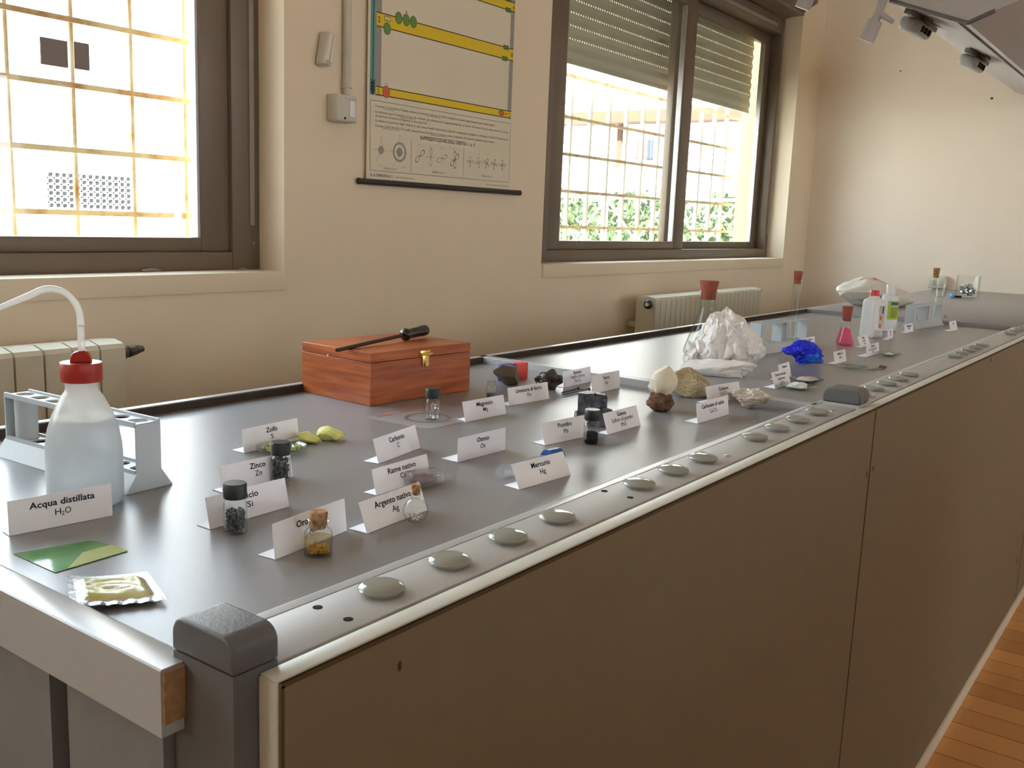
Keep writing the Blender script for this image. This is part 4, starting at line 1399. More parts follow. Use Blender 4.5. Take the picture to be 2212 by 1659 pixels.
vial('black-capped glass vial of bright curls standing on the clear pouch', 0.965, 0.828, 0.0425, 'flakes', M_steel, 0.022, 3, False)
vial('black-capped glass vial of black powder between Piombo and Galena cards', 1.007, 0.604, 0.0430, 'powder', M_lead, 0.0145, 10)
bpy.data.objects['sample_vial.002'].location.z += 0.0016

# small vial of iron filings behind its card
t = thing('filings_vial', 'small glass vial of dark filings mostly hidden behind the Limatura di ferro card', 'vial', (1.128, 0.853, E0))
MB().lathe([(0.002, 0), (0.0075, 0), (0.0082, 0.001), (0.0082, 0.024), (0.0066, 0.027), (0.0066, 0.031)], n=24).build('glass_body', M_glass, t, 45)
MB().lathe([(0.002, 0.001), (0.0068, 0.001), (0.0068, 0.014), (0.0003, 0.0145)], n=20).build('iron_filings', M_iron, t, 45)
MB().lathe([(0.0050, 0.026), (0.0060, 0.026), (0.0060, 0.033), (0.0003, 0.033)], n=20).build('stopper', M_glass, t, 45)

# ---- corked gold jar
t = thing('corked_jar', 'small corked glass jar with gold flakes and amber liquid', 'jar', (0.512, 0.556, E0))
MB().lathe([(0.003, 0), (0.0104, 0), (0.0113, 0.001), (0.0114, 0.0165), (0.0110, 0.0185), (0.0095, 0.0205), (0.0076, 0.0222), (0.0072, 0.0240), (0.0073, 0.0265), (0.0086, 0.0275), (0.0086, 0.0287), (0.0076, 0.0292)], n=40, ends=False).build('glass_body', M_glass, t, 45)
MB().lathe([(0.001, 0.0012), (0.0098, 0.0012), (0.0104, 0.002), (0.0105, 0.0142), (0.0003, 0.0142)], n=36).build('liquid', M_amber, t, 45)
m = MB()
rnd = random.Random(3)
for i in range(170):
    a, q = rnd.uniform(0, 2 * PI), math.sqrt(rnd.random()) * 0.0088
    b = rock_bm(rnd.randint(1, 999), 5, 0.3, 1.6, 1)
    s = rnd.uniform(0.0008, 0.0017)
    zz = 0.0022 + rnd.random() ** 1.6 * (0.0062 if q < 0.006 else 0.0042)
    for v in b.verts:
        v.co = Vector((v.co.x * s, v.co.y * s, v.co.z * s * 0.5)) + Vector((q * math.cos(a), q * math.sin(a), zz))
    m.join(b)
m.build('gold_flakes', M_gold, t, 20)
MB().lathe([(0.0058, 0.0215), (0.0064, 0.024), (0.0072, 0.0292), (0.0074, 0.0340), (0.0068, 0.0352), (0.0003, 0.0354)], n=36).build('cork', M_cork, t, 40)

# ---- round corked flask with silver
t = thing('round_flask', 'tiny round-bottomed glass flask with cork and silver shavings', 'flask', (0.625, 0.553, E0))
prof = [(0.0035, 0.0004)]
for k in range(3, 30):
    a = -PI / 2 + k / 32 * PI
    prof.append((0.0114 * math.cos(a), 0.0112 + 0.0112 * math.sin(a)))
prof += [(0.0040, 0.0226), (0.0039, 0.0255), (0.0040, 0.0285), (0.0050, 0.0290), (0.0050, 0.0298), (0.0040, 0.0302)]
MB().lathe(prof, n=40, ends=False).lathe([(0.0003, 0.0003), (0.0036, 0.0003)], n=40, ends=False).build('glass_body', M_glass, t, 50)
m = MB()
for i in range(40):
    a, q = rnd.uniform(0, 2 * PI), math.sqrt(rnd.random()) * 0.0062
    b = rock_bm(rnd.randint(1, 999), 6, 0.3, 1.6, 1)
    s = rnd.uniform(0.0008, 0.0019)
    zz = 0.0034 + rnd.random() * 0.003
    for v in b.verts:
        v.co = Vector((v.co.x * s, v.co.y * s, v.co.z * s * 0.7)) + Vector((q * math.cos(a), q * math.sin(a), zz))
    m.join(b)
m.build('silver_shavings', M_silvf, t, 20)
MB().lathe([(0.0033, 0.0255), (0.0037, 0.0285), (0.0041, 0.0300), (0.0043, 0.0345), (0.0040, 0.0352), (0.0003, 0.0353)], n=28).build('cork', M_cork, t, 40)

# ---- clear box with copper
t = thing('plastic_box', 'clear rounded plastic box holding a dull copper lump', 'box', (0.722, 0.628, E0), math.radians(-12))
MB().box(-0.020, 0.020, -0.012, 0.012, 0, 0.0150, 0.0045, 4).build('clear_shell', M_clear, t, 50)
b = rock_bm(31, 9, 0.22, 1.8, 3)
fit(b, 0.031, 0.0165, 0.0105, (0, 0, 0.0012), 0.1)
m = MB()
m.join(b)
m.build('copper_lump', M_copper, t, 30)

# ---- blue-capped tube behind the Mercurio card
t = thing('capped_tube', 'clear plastic tube with blue cap lying behind the Mercurio card', 'tube', (0.790, 0.5830, E0), math.radians(-5))
MB().cyl((0.0, 0, 0.0078), (0.012, 0, 0.0078), 0.0062, 0.0078, 28).cyl((0.012, 0, 0.0078), (0.078, 0, 0.0078), 0.0078, n=28).build('clear_tube', M_clear, t, 40)
MB().cyl((0.079, 0, 0.0104), (0.099, 0, 0.0104), 0.0102, 0.0098, 12).build('blue_cap', M_bluep, t, 25)
b = MB().ico((0.05, 0, 0.0042), 0.0032, 3, (1.6, 1, 0.9))
b.build('mercury_bead', M_steel, t, 60)

# ---- sulfur
t = thing('watch_glass', 'watch glass dish with broken yellow sulfur in front of the Zolfo card', 'dish', (0.710, 0.832, E0), 0, 'watch glasses')
def dish_mb(r, hgt):
    m = MB()
    pr = []
    for k in range(0, 9):
        q = k / 8
        pr.append((max(r * q, 0.0005), hgt * q * q))
    pr2 = [(a, z + 0.0014) for a, z in reversed(pr)]
    m.lathe(pr + pr2, n=48, ends=False)
    return m
dish_mb(0.0285, 0.0062).build('glass_dish', M_glassg, t, 50)
def heap(n, rad, zf, smin, smax, seed, mat, parent, name):
    rnd = random.Random(seed)
    m = MB()
    for i in range(n):
        a, q = rnd.uniform(0, 2 * PI), math.sqrt(rnd.random()) * rad
        b = rock_bm(rnd.randint(1, 999), 6, 0.25, 1.6, 1)
        s = rnd.uniform(smin, smax)
        for v in b.verts:
            v.co = v.co * s + Vector((q * math.cos(a), q * math.sin(a), zf(q) + s * 0.8))
        m.join(b)
    o = m.build(name, mat, parent, 25)
    o['kind'] = 'stuff'
    return o
heap(120, 0.022, lambda q: 0.0016 + 0.0062 * (q / 0.0285) ** 2, 0.0010, 0.0022, 8, M_sulfp, t, 'sulfur_powder')
heap(9, 0.020, lambda q: 0.0028 + 0.0062 * (q / 0.0285) ** 2, 0.0022, 0.0034, 9, M_sulf, t, 'sulfur_grains')
rock('sulfur_crystal', 'smaller yellow sulfur lump next to the watch glass', (0.764, 0.846, 0), (0.025, 0.018, 0.0135), M_sulf, 12, 0.0, 9, 0.12, 1.6, 3, cat='mineral')
rock('sulfur_crystal', 'larger pointed yellow sulfur lump behind the smaller one', (0.790, 0.838, 0), (0.033, 0.020, 0.0150), M_sulf, 19, 0.0, 9, 0.12, 1.5, 3, cat='mineral', shape=lambda p: (p.x, p.y, p.z * (1.15 - 14 * max(p.x + 0.002, 0))))
t = thing('spatula', 'thin steel spatula resting across the sulfur dish', 'spatula', (0.720, 0.843, 0.0085), math.radians(8))
MB().tube([(-0.012, 0, 0.0002), (0.0, 0.0, 0.0014), (0.012, 0.001, 0.0022), (0.026, 0.002, 0.0020), (0.036, 0.003, 0.0000)], [0.0006, 0.0007, 0.0007, 0.0008, 0.0008], 8).build('handle', M_steel, t, 50)
MB().box(-0.020, -0.011, -0.002, 0.002, 0.0000, 0.0006, 0.0002).build('blade', M_steel, t, 30)

# ---- wooden box with latch, screwdriver-like rod on top
t = thing('wooden_box', 'hinged reddish wooden box with a brass latch', 'box', (0.974, 0.952, E0), math.radians(-3.2))
BX, BY, BH = 0.211, 0.153, 0.0762
MB().box(0, BX, 0, BY, 0, 0.0615, 0.0006).build('box_body', M_box, t, 20)
lid = MB().box(0, BX, 0, BY, 0.0621, BH, 0.0008).build('lid', M_box, t, 20)
lt = MB().box(0.0975, 0.1195, -0.0014, 0.0, 0.0622, 0.0720, 0.0005)
lt.box(0.1015, 0.1155, -0.0024, -0.0008, 0.0480, 0.0660, 0.0008)
lt.cyl((0.1085, -0.0050, 0.0520), (0.1085, -0.0010, 0.0520), 0.0036, n=16)
lt.cyl((0.0965, -0.0030, 0.0665), (0.1205, -0.0030, 0.0665), 0.0020, n=12)
lt.build('latch', M_brass, t, 30)
MB().dome((0, 0, 0), 0.0016, 0.0012, 12, 3).build('chip', M_white, t, 40).matrix_local = Matrix.Translation((-0.0002, 0.092, 0.0625)) @ Matrix.Rotation(-PI / 2, 4, 'Y')

t = thing('magnetic_rod', 'black rod with a thick cylindrical handle lying across the wooden box', 'tool', (1.000, 1.000, BH + E0))
p0, p1 = Vector((-0.050, -0.0035, 0.0013)), Vector((0.1113, 0.0165, 0.0092))
dr = (p1 - p0).normalized()
MB().cyl(p0, p0 + dr * 0.0025, 0.0022, 0.0028, 20).cyl(p0 + dr * 0.0025, p1, 0.0029, n=24).build('rod', M_blackg, t, 40)
q0 = p1 - dr * 0.001
h_ = MB().lathe([(0.0030, 0.0), (0.0076, 0.0012), (0.0096, 0.004), (0.0098, 0.008), (0.0084, 0.012), (0.0080, 0.018), (0.0080, 0.042), (0.0086, 0.047), (0.0090, 0.055), (0.0084, 0.0610), (0.0003, 0.0617)], n=32)
zax = dr
xax = zax.orthogonal().normalized()
mt = Matrix((xax, zax.cross(xax), zax)).transposed()
for v in h_.bm.verts:
    v.co = mt @ v.co + q0
h_.build('handle', M_blackg, t, 40)

# ---- clear pouch with a ring
t = thing('zip_pouch', 'flat clear zip pouch under the vial of bright curls', 'pouch', (0.965, 0.845, E0))
cor = [(-0.053, 0.056), (-0.045, -0.049), (0.028, -0.052), (0.052, 0.056)]
V, F = [], []
N = 10
for z in (0.0, 1):
    for j in range(N + 1):
        for i in range(N + 1):
            u, v = i / N, j / N
            x = (cor[1][0] * (1 - u) + cor[2][0] * u) * (1 - v) + (cor[0][0] * (1 - u) + cor[3][0] * u) * v
            y = (cor[1][1] * (1 - u) + cor[2][1] * u) * (1 - v) + (cor[0][1] * (1 - u) + cor[3][1] * u) * v
            pz = 0.0 if z == 0 else 0.0004 + 0.0011 * min(1, 8 * u * (1 - u)) * min(1, 8 * v * (1 - v))
            V.append((x, y, pz))
n1 = (N + 1) ** 2
for j in range(N):
    for i in range(N):
        a = j * (N + 1) + i
        F += [(a, a + N + 1, a + N + 2, a + 1), (n1 + a, n1 + a + 1, n1 + a + N + 2, n1 + a + N + 1)]
m = MB()
m.add(V, F)
m.build('clear_film', glassy('pouch_film', (0.93, 0.94, 0.94), (0.85, 0.85, 0.85), 0.18, (0.86, 0.86, 0.84), 0.55), t, 60)
m = MB()
m.lathe([(0.0270, 0.0018), (0.0275, 0.0021), (0.0315, 0.0021), (0.0320, 0.0018)], (0.004, -0.006, -0.0003), 48, False)
m.build('embossed_ring', glassy('ring_film', (0.70, 0.70, 0.69), (0.6, 0.6, 0.6), 0.2, (0.45, 0.45, 0.44), 0.35), t, 60)
m = MB()
for i in range(14):
    if i in (6, 7): continue
    xx = -0.040 + 0.0058 * i
    m.box(xx, xx + 0.0042, 0.0440, 0.0472, 0.00172, 0.00184)
m.build('red_print', M_redb, t, 0)

# ---- minerals of the iron group
o = rock('dark_crystal', 'dark bronze faceted mineral in front of the red and blue block', (1.262, 0.925, 0), (0.044, 0.032, 0.0350), M_pyr, 23, 0.0, 13, 0.0, 1.0, 4, (0.42, 0.62), 0.004, 8.0, 0.03, 12)
t = thing('bar_magnet', 'small block magnet, half blue and half red', 'magnet', (1.318, 0.952, E0), math.radians(-7))
MB().box(-0.030, -0.0002, -0.007, 0.007, 0, 0.0285, 0.0008).build('blue_half', M_blueb, t, 30)
MB().box(0.0002, 0.030, -0.007, 0.007, 0, 0.0285, 0.0008).build('red_half', M_redblk, t, 30)
rock('hematite', 'knobbly dark hematite lump left of the Ematite card', (1.287, 0.858, 0), (0.047, 0.034, 0.0335), M_hem, 41, 0.0, 8, 0.30, 2.0, 4, (0.6, 0.95), 0.07, 5.0, 0.08, 30)
for i, (x, y, a, L) in enumerate(((1.2481, 0.8063, 1, 0.060), (1.2600, 0.8090, -4, 0.066), (1.262, 0.8165, 3, 0.055))):
    lb = ('nearest of the three dark iron nails by the Ferro card', 'middle one of the three dark iron nails by the Ferro card', 'rearmost of the three dark iron nails by the Ferro card')[i]
    t = thing('iron_nail', lb, 'nail', (x, y, E0), math.radians(a), 'iron nails')
    MB().cyl((0, 0, 0.0026), (0.006, 0, 0.0026), 0.0002, 0.0015, 12).cyl((0.006, 0, 0.0026), (L, 0, 0.0026), 0.0015, n=12).build('shank', M_iron, t, 40)
    MB().cyl((L, 0, 0.0026), (L + 0.0014, 0, 0.0026), 0.0026, n=16).build('nail_head', M_iron, t, 40)

# ---- lead and calcium groups
def galena():
    m = MB()
    rr = random.Random(52)
    for cx, cy, w_, d_, z0, z1, tz, tx in ((0.004, 0.002, 0.013, 0.013, 0.0, 0.040, 0.25, 0.10), (-0.010, 0.000, 0.010, 0.011, 0.0, 0.018, 0.1, 0.0), (-0.003, -0.002, 0.011, 0.010, 0.012, 0.0445, -0.1, -0.06),
                                           (0.013, -0.001, 0.009, 0.012, 0.0, 0.026, 0.4, 0.28), (0.006, 0.004, 0.010, 0.010, 0.025, 0.043, 0.5, 0.12), (0.017, 0.001, 0.006, 0.009, 0.0, 0.012, -0.3, 0.2)):
        p = bmesh.new()
        bmesh.ops.create_cube(p, size=2.0)
        bmesh.ops.subdivide_edges(p, edges=list(p.edges), cuts=7, use_grid_fill=True)
        ro = Matrix.Rotation(tz, 3, 'Z') @ Matrix.Rotation(tx, 3, 'Y')
        for v in p.verts:
            c = Vector((v.co.x * w_, v.co.y * d_, z0 + (v.co.z + 1) / 2 * (z1 - z0)))
            c = Vector((cx, cy, 0)) + ro @ c
            n = noise.noise(c * 120 + Vector((cx * 999, 0, 0)))
            c += (v.co.normalized()) * (0.0016 * n + 0.0008 * noise.noise(c * 400))
            if abs(v.co.x) + abs(v.co.y) + abs(v.co.z) > 2.6:
                c -= v.co.normalized() * 0.0016
            c.z = max(c.z, 0.0)
            v.co = c
        m.join(p)
    o = m.build('galena', M_gal, None, 14, off=(0, 0, 0))
    o.location = (1.100, 0.664, ZB + 0.0002)
    o.rotation_euler = (0, 0, math.atan2(0.664, 1.1) - PI / 2)
    tag(o, 'dark shiny galena lump behind the vial of black powder', 'mineral')
galena()
t = thing('calcite_crystal', 'upright cream calcite crystal growing from a brown base', 'mineral', (1.266, 0.644, E0), math.atan2(0.644, 1.266) - PI / 2)
b = rock_bm(61, 14, 0.05, 1.5, 5, (0.72, 0.95), 0.03, 8)
fit(b, 0.043, 0.036, 0.052, (0, 0, 0.0155), 0.0)
for v in b.verts:
    k = (v.co.z - 0.0155) / 0.052
    s = 1.0 - 0.25 * max(0, k - 0.6) / 0.4
    v.co.x = v.co.x * s + 0.004 * k
    v.co.y *= s
m = MB()
m.join(b)
m.build('crystal', M_calc, t, 25)
b = rock_bm(62, 6, 0.18, 2.2, 5, (0.7, 0.95), 0.10, 10)
fit(b, 0.042, 0.036, 0.0300, (0.0, -0.003, 0.0), 0.08)
m = MB()
m.join(b)
m.build('brown_matrix', M_clay, t, 40)
rock('limestone', 'rough tan limestone behind the Calcare card', (1.410, 0.666, 0), (0.079, 0.046, 0.0470), M_lime_st, 73, 0.0, 10, 0.14, 1.6, 5, (0.6, 0.9), 0.10, 9.0, 0.10, 35, shape=lambda p: (p.x, p.y, p.z * (1.0 - 9.0 * max(0.0, p.x - 0.012))))
rock('calcite_cluster', 'small dull white crystal cluster in front of the Calcare card', (1.392, 0.554, 0), (0.062, 0.036, 0.0310), M_halite, 84, 0.0, 20, 0.16, 2.6, 5, (0.55, 0.9), 0.16, 7.0, 0.06, 10)

# ---- the large white crystal
def big_crystal():
    ctr = (1.700, 0.742)
    t = thing('quartz_cluster', 'large white rough crystal cluster, the biggest mineral', 'mineral', (ctr[0], ctr[1], E0), math.atan2(ctr[1], ctr[0]) - PI / 2)
    # local x runs across the picture, y away from it; outline half widths by height
    def half(k):
        pts = ((0.0, 0.072, 0.076), (0.15, 0.078, 0.092), (0.34, 0.066, 0.090), (0.55, 0.052, 0.068), (0.80, 0.036, 0.040), (0.95, 0.024, 0.012), (1.0, 0.012, -0.002))
        for (a0, l0, r0), (a1, l1, r1) in zip(pts, pts[1:]):
            if k <= a1:
                f = (k - a0) / (a1 - a0)
                return l0 + (l1 - l0) * f, r0 + (r1 - r0) * f
        return 0.004, 0.003
    b = rock_bm(91, 16, 0.14, 1.6, 5, (0.62, 0.9), 0.06, 6.0)
    fit(b, 2.0, 2.0, 1.0, flat=0.04)
    for v in b.verts:
        k = min(max(v.co.z, 0), 1)
        h = math.sqrt(max(0.02, 1 - (2 * k - 1) ** 2)) if k > 0.5 else 1.0
        u = max(-1, min(1, v.co.x / max(h, 0.35)))
        l_, r_ = half(k)
        x = u * (r_ if u > 0 else l_)
        y = v.co.y / max(h, 0.45) * (0.060 - 0.042 * k)
        z = 0.121 * k
        o = noise.noise(Vector((x * 60, y * 60, z * 22)))
        o2 = noise.noise(Vector((x * 160, y * 160, z * 90 + 3)))
        st = math.floor((x * 0.9 - y * 0.4 + z * 0.25) / 0.012)
        y += 0.009 * (((st * 7) % 5) / 5.0 - 0.4) * (1 if y < 0 else 0.3) + 0.004 * o + 0.0022 * o2
        z += (0.004 * (((st * 3) % 4) / 4.0 - 0.4) + 0.0035 * o + 0.0015 * o2) * min(1, k * 2)
        x += 0.0025 * o2 + 0.002 * o
        v.co = Vector((x, y, max(z, 0.0)))
    m = MB()
    m.join(b)
    m.build('crystal_body', M_quartz, t, 9)
    rr = random.Random(14)
    for i in range(14):
        u = rr.uniform(-0.055, 0.030)
        k = 0.72 - abs(u + 0.008) * 7
        w_, d_, h_ = rr.uniform(0.005, 0.010), rr.uniform(0.006, 0.012), 0.085 * max(0.30, k) * rr.uniform(0.7, 1.1)
        sb_ = rock_bm(300 + i, 12, 0.08, 1.8, 3, (0.45, 0.8), 0.06, 7)
        fit(sb_, w_ * 2.2, d_ * 2.0, h_)
        p = MB()
        p.join(sb_)
        ro = Matrix.Rotation(rr.uniform(-0.30, -0.05), 3, 'X') @ Matrix.Rotation(rr.uniform(-0.5, 0.5), 3, 'Y') @ Matrix.Rotation(rr.uniform(0, 3), 3, 'Z')
        c = Vector((u, -0.032 + rr.uniform(-0.008, 0.008), rr.uniform(0.010, 0.030)))
        for v in p.bm.verts:
            v.co = ro @ v.co + c
            v.co += Vector((1, 1, 1)) * 0.002 * noise.noise(v.co * 90)
            v.co.z = max(v.co.z, 0.002)
        p.build('crystal_blade', M_quartz, t, 16)
    # the slab along the foot
    p = rock_bm(95, 8, 0.12, 1.8, 4, (0.5, 0.8), 0.05, 7.0)
    fit(p, 0.142, 0.036, 0.031, (-0.006, -0.056, 0.0), 0.1)
    for v in p.verts:
        v.co.z += 0.003 * noise.noise(v.co * 120)
        v.co.z = max(v.co.z, 0.0)
    m = MB()
    m.join(p)
    m.build('foot_slab', M_quartz, t, 18)
big_crystal()

# ---- blue crystal
rock('copper_sulfate_crystal', 'vivid deep blue crystal lump on the middle bench', (1.942, 0.672, 0), (0.086, 0.050, 0.0510), M_blue, 101, 0.0, 14, 0.22, 2.0, 5, (0.6, 0.9), 0.13, 7.0, 0.04, 10, shape=lambda p: (p.x, p.y, p.z * (1.0 - 3.2 * max(0.0, p.x + 0.012))))

# ---- watch glasses with salts
def small_dish(label, x, y, r, heapmat, heapr, heaph, seed):
    t = thing('watch_glass', label, 'dish', (x, y, E0), seed, 'watch glasses')
    dish_mb(r, 0.0058).build('glass_dish', M_glassg, t, 50)
    if heapmat:
        b = rock_bm(seed, 3, 0.25, 1.7, 4, (0.8, 1.0), 0.10, 7)
        for v in b.verts:
            pass
        fit(b, heapr * 2, heapr * 1.7, heaph, (0, 0, 0.0024), 0.45)
        m = MB()
        m.join(b)
        o = m.build('salt_heap', heapmat, t, 40)
        o['kind'] = 'stuff'
small_dish('watch glass with a white powder heap by the Cloruro di sodio card', 1.622, 0.565, 0.0315, M_salt, 0.0185, 0.0110, 5)
small_dish('watch glass with greyish crystals behind the white powder dish', 1.712, 0.582, 0.0315, M_halite, 0.0215, 0.0075, 6)
small_dish('empty watch glass at the bench front right of the blue crystal', 1.950, 0.572, 0.0315, None, 0, 0, 7)
small_dish('watch glass with a pinch of salt right of the Potassio card', 2.236, 0.578, 0.0285, M_salt, 0.0100, 0.0050, 8)
t = thing('copper_slip', 'thin brown metal slip lying beside the empty watch glass', 'strip', (1.995, 0.537, E0), math.radians(-14))
MB().box(-0.030, 0.022, -0.008, 0.008, 0.0, 0.0008, 0.0002).build('strip', M_copper, t)
MB().box(0.0221, 0.030, -0.008, 0.008, 0.0, 0.0010, 0.0002, 2, Matrix.Rotation(-0.55, 3, 'Y'), (0.0221, 0, 0)).build('bent_end', M_clay, t)

# ---- flasks
t = thing('erlenmeyer_flask', 'clear conical flask with a red-brown stopper behind the white crystal', 'flask', (1.890, 0.865, E0), 0, 'conical flasks')
MB().lathe([(0.002, 0.0), (0.038, 0.0), (0.043, 0.002), (0.0455, 0.007), (0.0450, 0.012), (0.040, 0.028), (0.030, 0.056), (0.0200, 0.086), (0.0166, 0.097), (0.0160, 0.105), (0.0160, 0.130), (0.0185, 0.1335), (0.0185, 0.1360), (0.0165, 0.137)], n=48, ends=False).build('glass_body', M_glass, t, 50)
MB().lathe([(0.0148, 0.119), (0.0155, 0.121), (0.0160, 0.1368), (0.0200, 0.1565), (0.0195, 0.1585), (0.0003, 0.1590)], n=40).build('stopper', M_rubber, t, 40)
t = thing('erlenmeyer_flask', 'small conical flask of pink solution with a red-brown stopper', 'flask', (2.360, 0.716, E0), 0, 'conical flasks')
MB().lathe([(0.002, 0.0), (0.0185, 0.0), (0.0212, 0.001), (0.0222, 0.004), (0.0218, 0.007), (0.0180, 0.020), (0.0135, 0.036), (0.0112, 0.046), (0.0108, 0.052), (0.0108, 0.064), (0.0128, 0.0665), (0.0128, 0.0685), (0.0112, 0.069)], n=44, ends=False).build('glass_body', M_glass, t, 50)
MB().lathe([(0.001, 0.0012), (0.0180, 0.0012), (0.0204, 0.0026), (0.0210, 0.0045), (0.0206, 0.007), (0.0169, 0.020), (0.0124, 0.036), (0.0107, 0.0425), (0.0003, 0.0425)], n=40).build('pink_solution', M_pink, t, 50)
MB().lathe([(0.0094, 0.058), (0.0100, 0.060), (0.0107, 0.069), (0.0130, 0.0925), (0.0126, 0.0940), (0.0003, 0.0942)], n=36).build('stopper', M_rubber, t, 40)

# ---- white bottles
t = thing('reagent_bottle', 'square white plastic bottle with a red cap', 'bottle', (2.604, 0.724, E0), math.radians(-25), 'white plastic bottles')
MB().lathe([(0.002, 0), (0.0210, 0), (0.0228, 0.003), (0.0232, 0.008), (0.0220, 0.090), (0.0205, 0.097), (0.0150, 0.1015), (0.0110, 0.1030), (0.0108, 0.1085)], n=48, sq=5.0).build('bottle_body', M_white, t, 40)
MB().lathe([(0.0095, 0.1070), (0.0112, 0.1072), (0.0112, 0.1215), (0.0104, 0.1228), (0.0003, 0.1230)], n=32).build('red_cap', M_redb, t, 40)
m = MB()
m.mi = 0
RWD = 0.0229
m.add([(-0.002, -RWD, 0.022), (0.019, -RWD, 0.022), (0.019, -RWD, 0.084), (-0.002, -RWD, 0.084)], [(0, 1, 2, 3)])
m.mi = 1
m.add([(0.001, -RWD - 0.0002, 0.048), (0.008, -RWD - 0.0002, 0.045), (0.010, -RWD - 0.0002, 0.056), (0.003, -RWD - 0.0002, 0.059)], [(0, 1, 2, 3)])
m.add([(0.0, -RWD - 0.0002, 0.025), (0.009, -RWD - 0.0002, 0.025), (0.009, -RWD - 0.0002, 0.036), (0.0, -RWD - 0.0002, 0.036)], [(0, 1, 2, 3)])
m.mi = 2
m.add([(0.009, -RWD - 0.0002, 0.064), (0.013, -RWD - 0.0002, 0.064), (0.013, -RWD - 0.0002, 0.082), (0.009, -RWD - 0.0002, 0.082)], [(0, 1, 2, 3)])
m.build('label', M_cream, t, 0, mats=[M_boxp, M_pred, M_ink])
t = thing('reagent_bottle', 'taller white plastic bottle with a green label and white cap', 'bottle', (2.813, 0.738, E0), math.radians(-12), 'white plastic bottles')
MB().lathe([(0.002, 0), (0.0215, 0), (0.0230, 0.002), (0.0232, 0.006), (0.0228, 0.092), (0.0215, 0.099), (0.0160, 0.1035), (0.0118, 0.1050), (0.0118, 0.1070)], n=44).build('bottle_body', M_white, t, 40)
MB().lathe([(0.0110, 0.1062), (0.0128, 0.1064), (0.0130, 0.1290), (0.0122, 0.1302), (0.0003, 0.1304)], n=32).build('white_cap', M_white, t, 40)
def wrap(mb, r, a0, a1, z0, z1, n=14):
    V, F = [], []
    for i in range(n + 1):
        a = math.radians(a0 + (a1 - a0) * i / n)
        V += [(r * math.cos(a), r * math.sin(a), z0), (r * math.cos(a), r * math.sin(a), z1)]
    for i in range(n):
        F.append((2 * i, 2 * i + 2, 2 * i + 3, 2 * i + 1))
    mb.add(V, F)
m = MB()
m.mi = 0
wrap(m, 0.0234, 196, 325, 0.034, 0.086)
m.mi = 1
wrap(m, 0.0236, 216, 280, 0.0745, 0.0825)
m.mi = 2
for k in range(6):
    wrap(m, 0.0236, 216, 278 - (k % 3) * 6, 0.064 - k * 0.0048, 0.0662 - k * 0.0048)
m.build('green_label', M_lgreen, t, 50, mats=[M_lgreen, M_bluep, pm('label_text_green', (0.10, 0.16, 0.03), 0.6)])

t = thing('glass_vial', 'tiny grey vial behind the farthest name card', 'vial', (3.115, 0.652, E0))
MB().lathe([(0.001, 0), (0.0062, 0), (0.0066, 0.001), (0.0066, 0.024), (0.005, 0.027), (0.005, 0.031)], n=20).build('glass_body', M_glass, t, 45)
MB().lathe([(0.0040, 0.027), (0.0060, 0.027), (0.0060, 0.034), (0.0003, 0.034)], n=20).build('cap', M_sock, t, 45)

# ---- plastic bag
def bag():
    t = thing('plastic_bag', 'crumpled white plastic bag with red print lying on the far bench', 'bag', (3.600, 1.000, RZ + E0), math.radians(-38))
    b = rock_bm(111, 5, 0.12, 1.3, 5, (0.7, 0.95), 0.03, 4)
    fit(b, 0.320, 0.180, 0.102, (0, 0, 0), 0.14)
    for v in b.verts:
        k = (v.co.x + 0.145) / 0.29
        v.co.z *= 1.0 - 0.35 * max(0, k - 0.45) / 0.55 * 1.2
        n1 = noise.noise(Vector((v.co.x * 14, v.co.y * 30, v.co.z * 40)))
        n2 = noise.noise(Vector((v.co.x * 40 + 5, v.co.y * 60, v.co.z * 60)))
        if v.co.z > 0.004:
            v.co += Vector((0.004 * n2, 0.006 * n1, 0.006 * abs(n1) + 0.002 * n2))
        v.co.z = max(v.co.z, 0)
    m = MB()
    m.join(b)
    body = m.build('bag_body', M_bag, t, 60)
    # printed marks lie on the crumpled film: sample the surface from above
    bm2 = bmesh.new()
    bm2.from_mesh(body.data)
    from mathutils.bvhtree import BVHTree
    tree = BVHTree.FromBMesh(bm2)
    def top(x, y):
        h = tree.ray_cast(Vector((x, y, 1)), Vector((0, 0, -1)))
        return h[0].z if h[0] else 0.0
    m = MB()
    def stripe(x0, y0, x1, y1, wd, n=14):
        d = Vector((x1 - x0, y1 - y0, 0))
        q = Vector((-d.y, d.x, 0)).normalized() * wd / 2
        V = []
        for i in range(n + 1):
            p = Vector((x0, y0, 0)) + d * (i / n)
            for s in (-1, 1):
                e = p + q * s
                V.append((e.x, e.y, top(e.x, e.y) + 0.0012))
        m.add(V, [(2 * i, 2 * i + 2, 2 * i + 3, 2 * i + 1) for i in range(n)])
    stripe(-0.085, -0.010, -0.045, -0.022, 0.003)
    stripe(-0.030, -0.020, -0.010, -0.026, 0.010)
    stripe(0.000, -0.024, 0.040, -0.036, 0.003)
    stripe(-0.080, -0.020, -0.048, -0.030, 0.002)
    stripe(0.045, 0.034, 0.125, 0.012, 0.007)
    m.build('red_print', M_pred, t, 0)
    bm2.free()
bag()

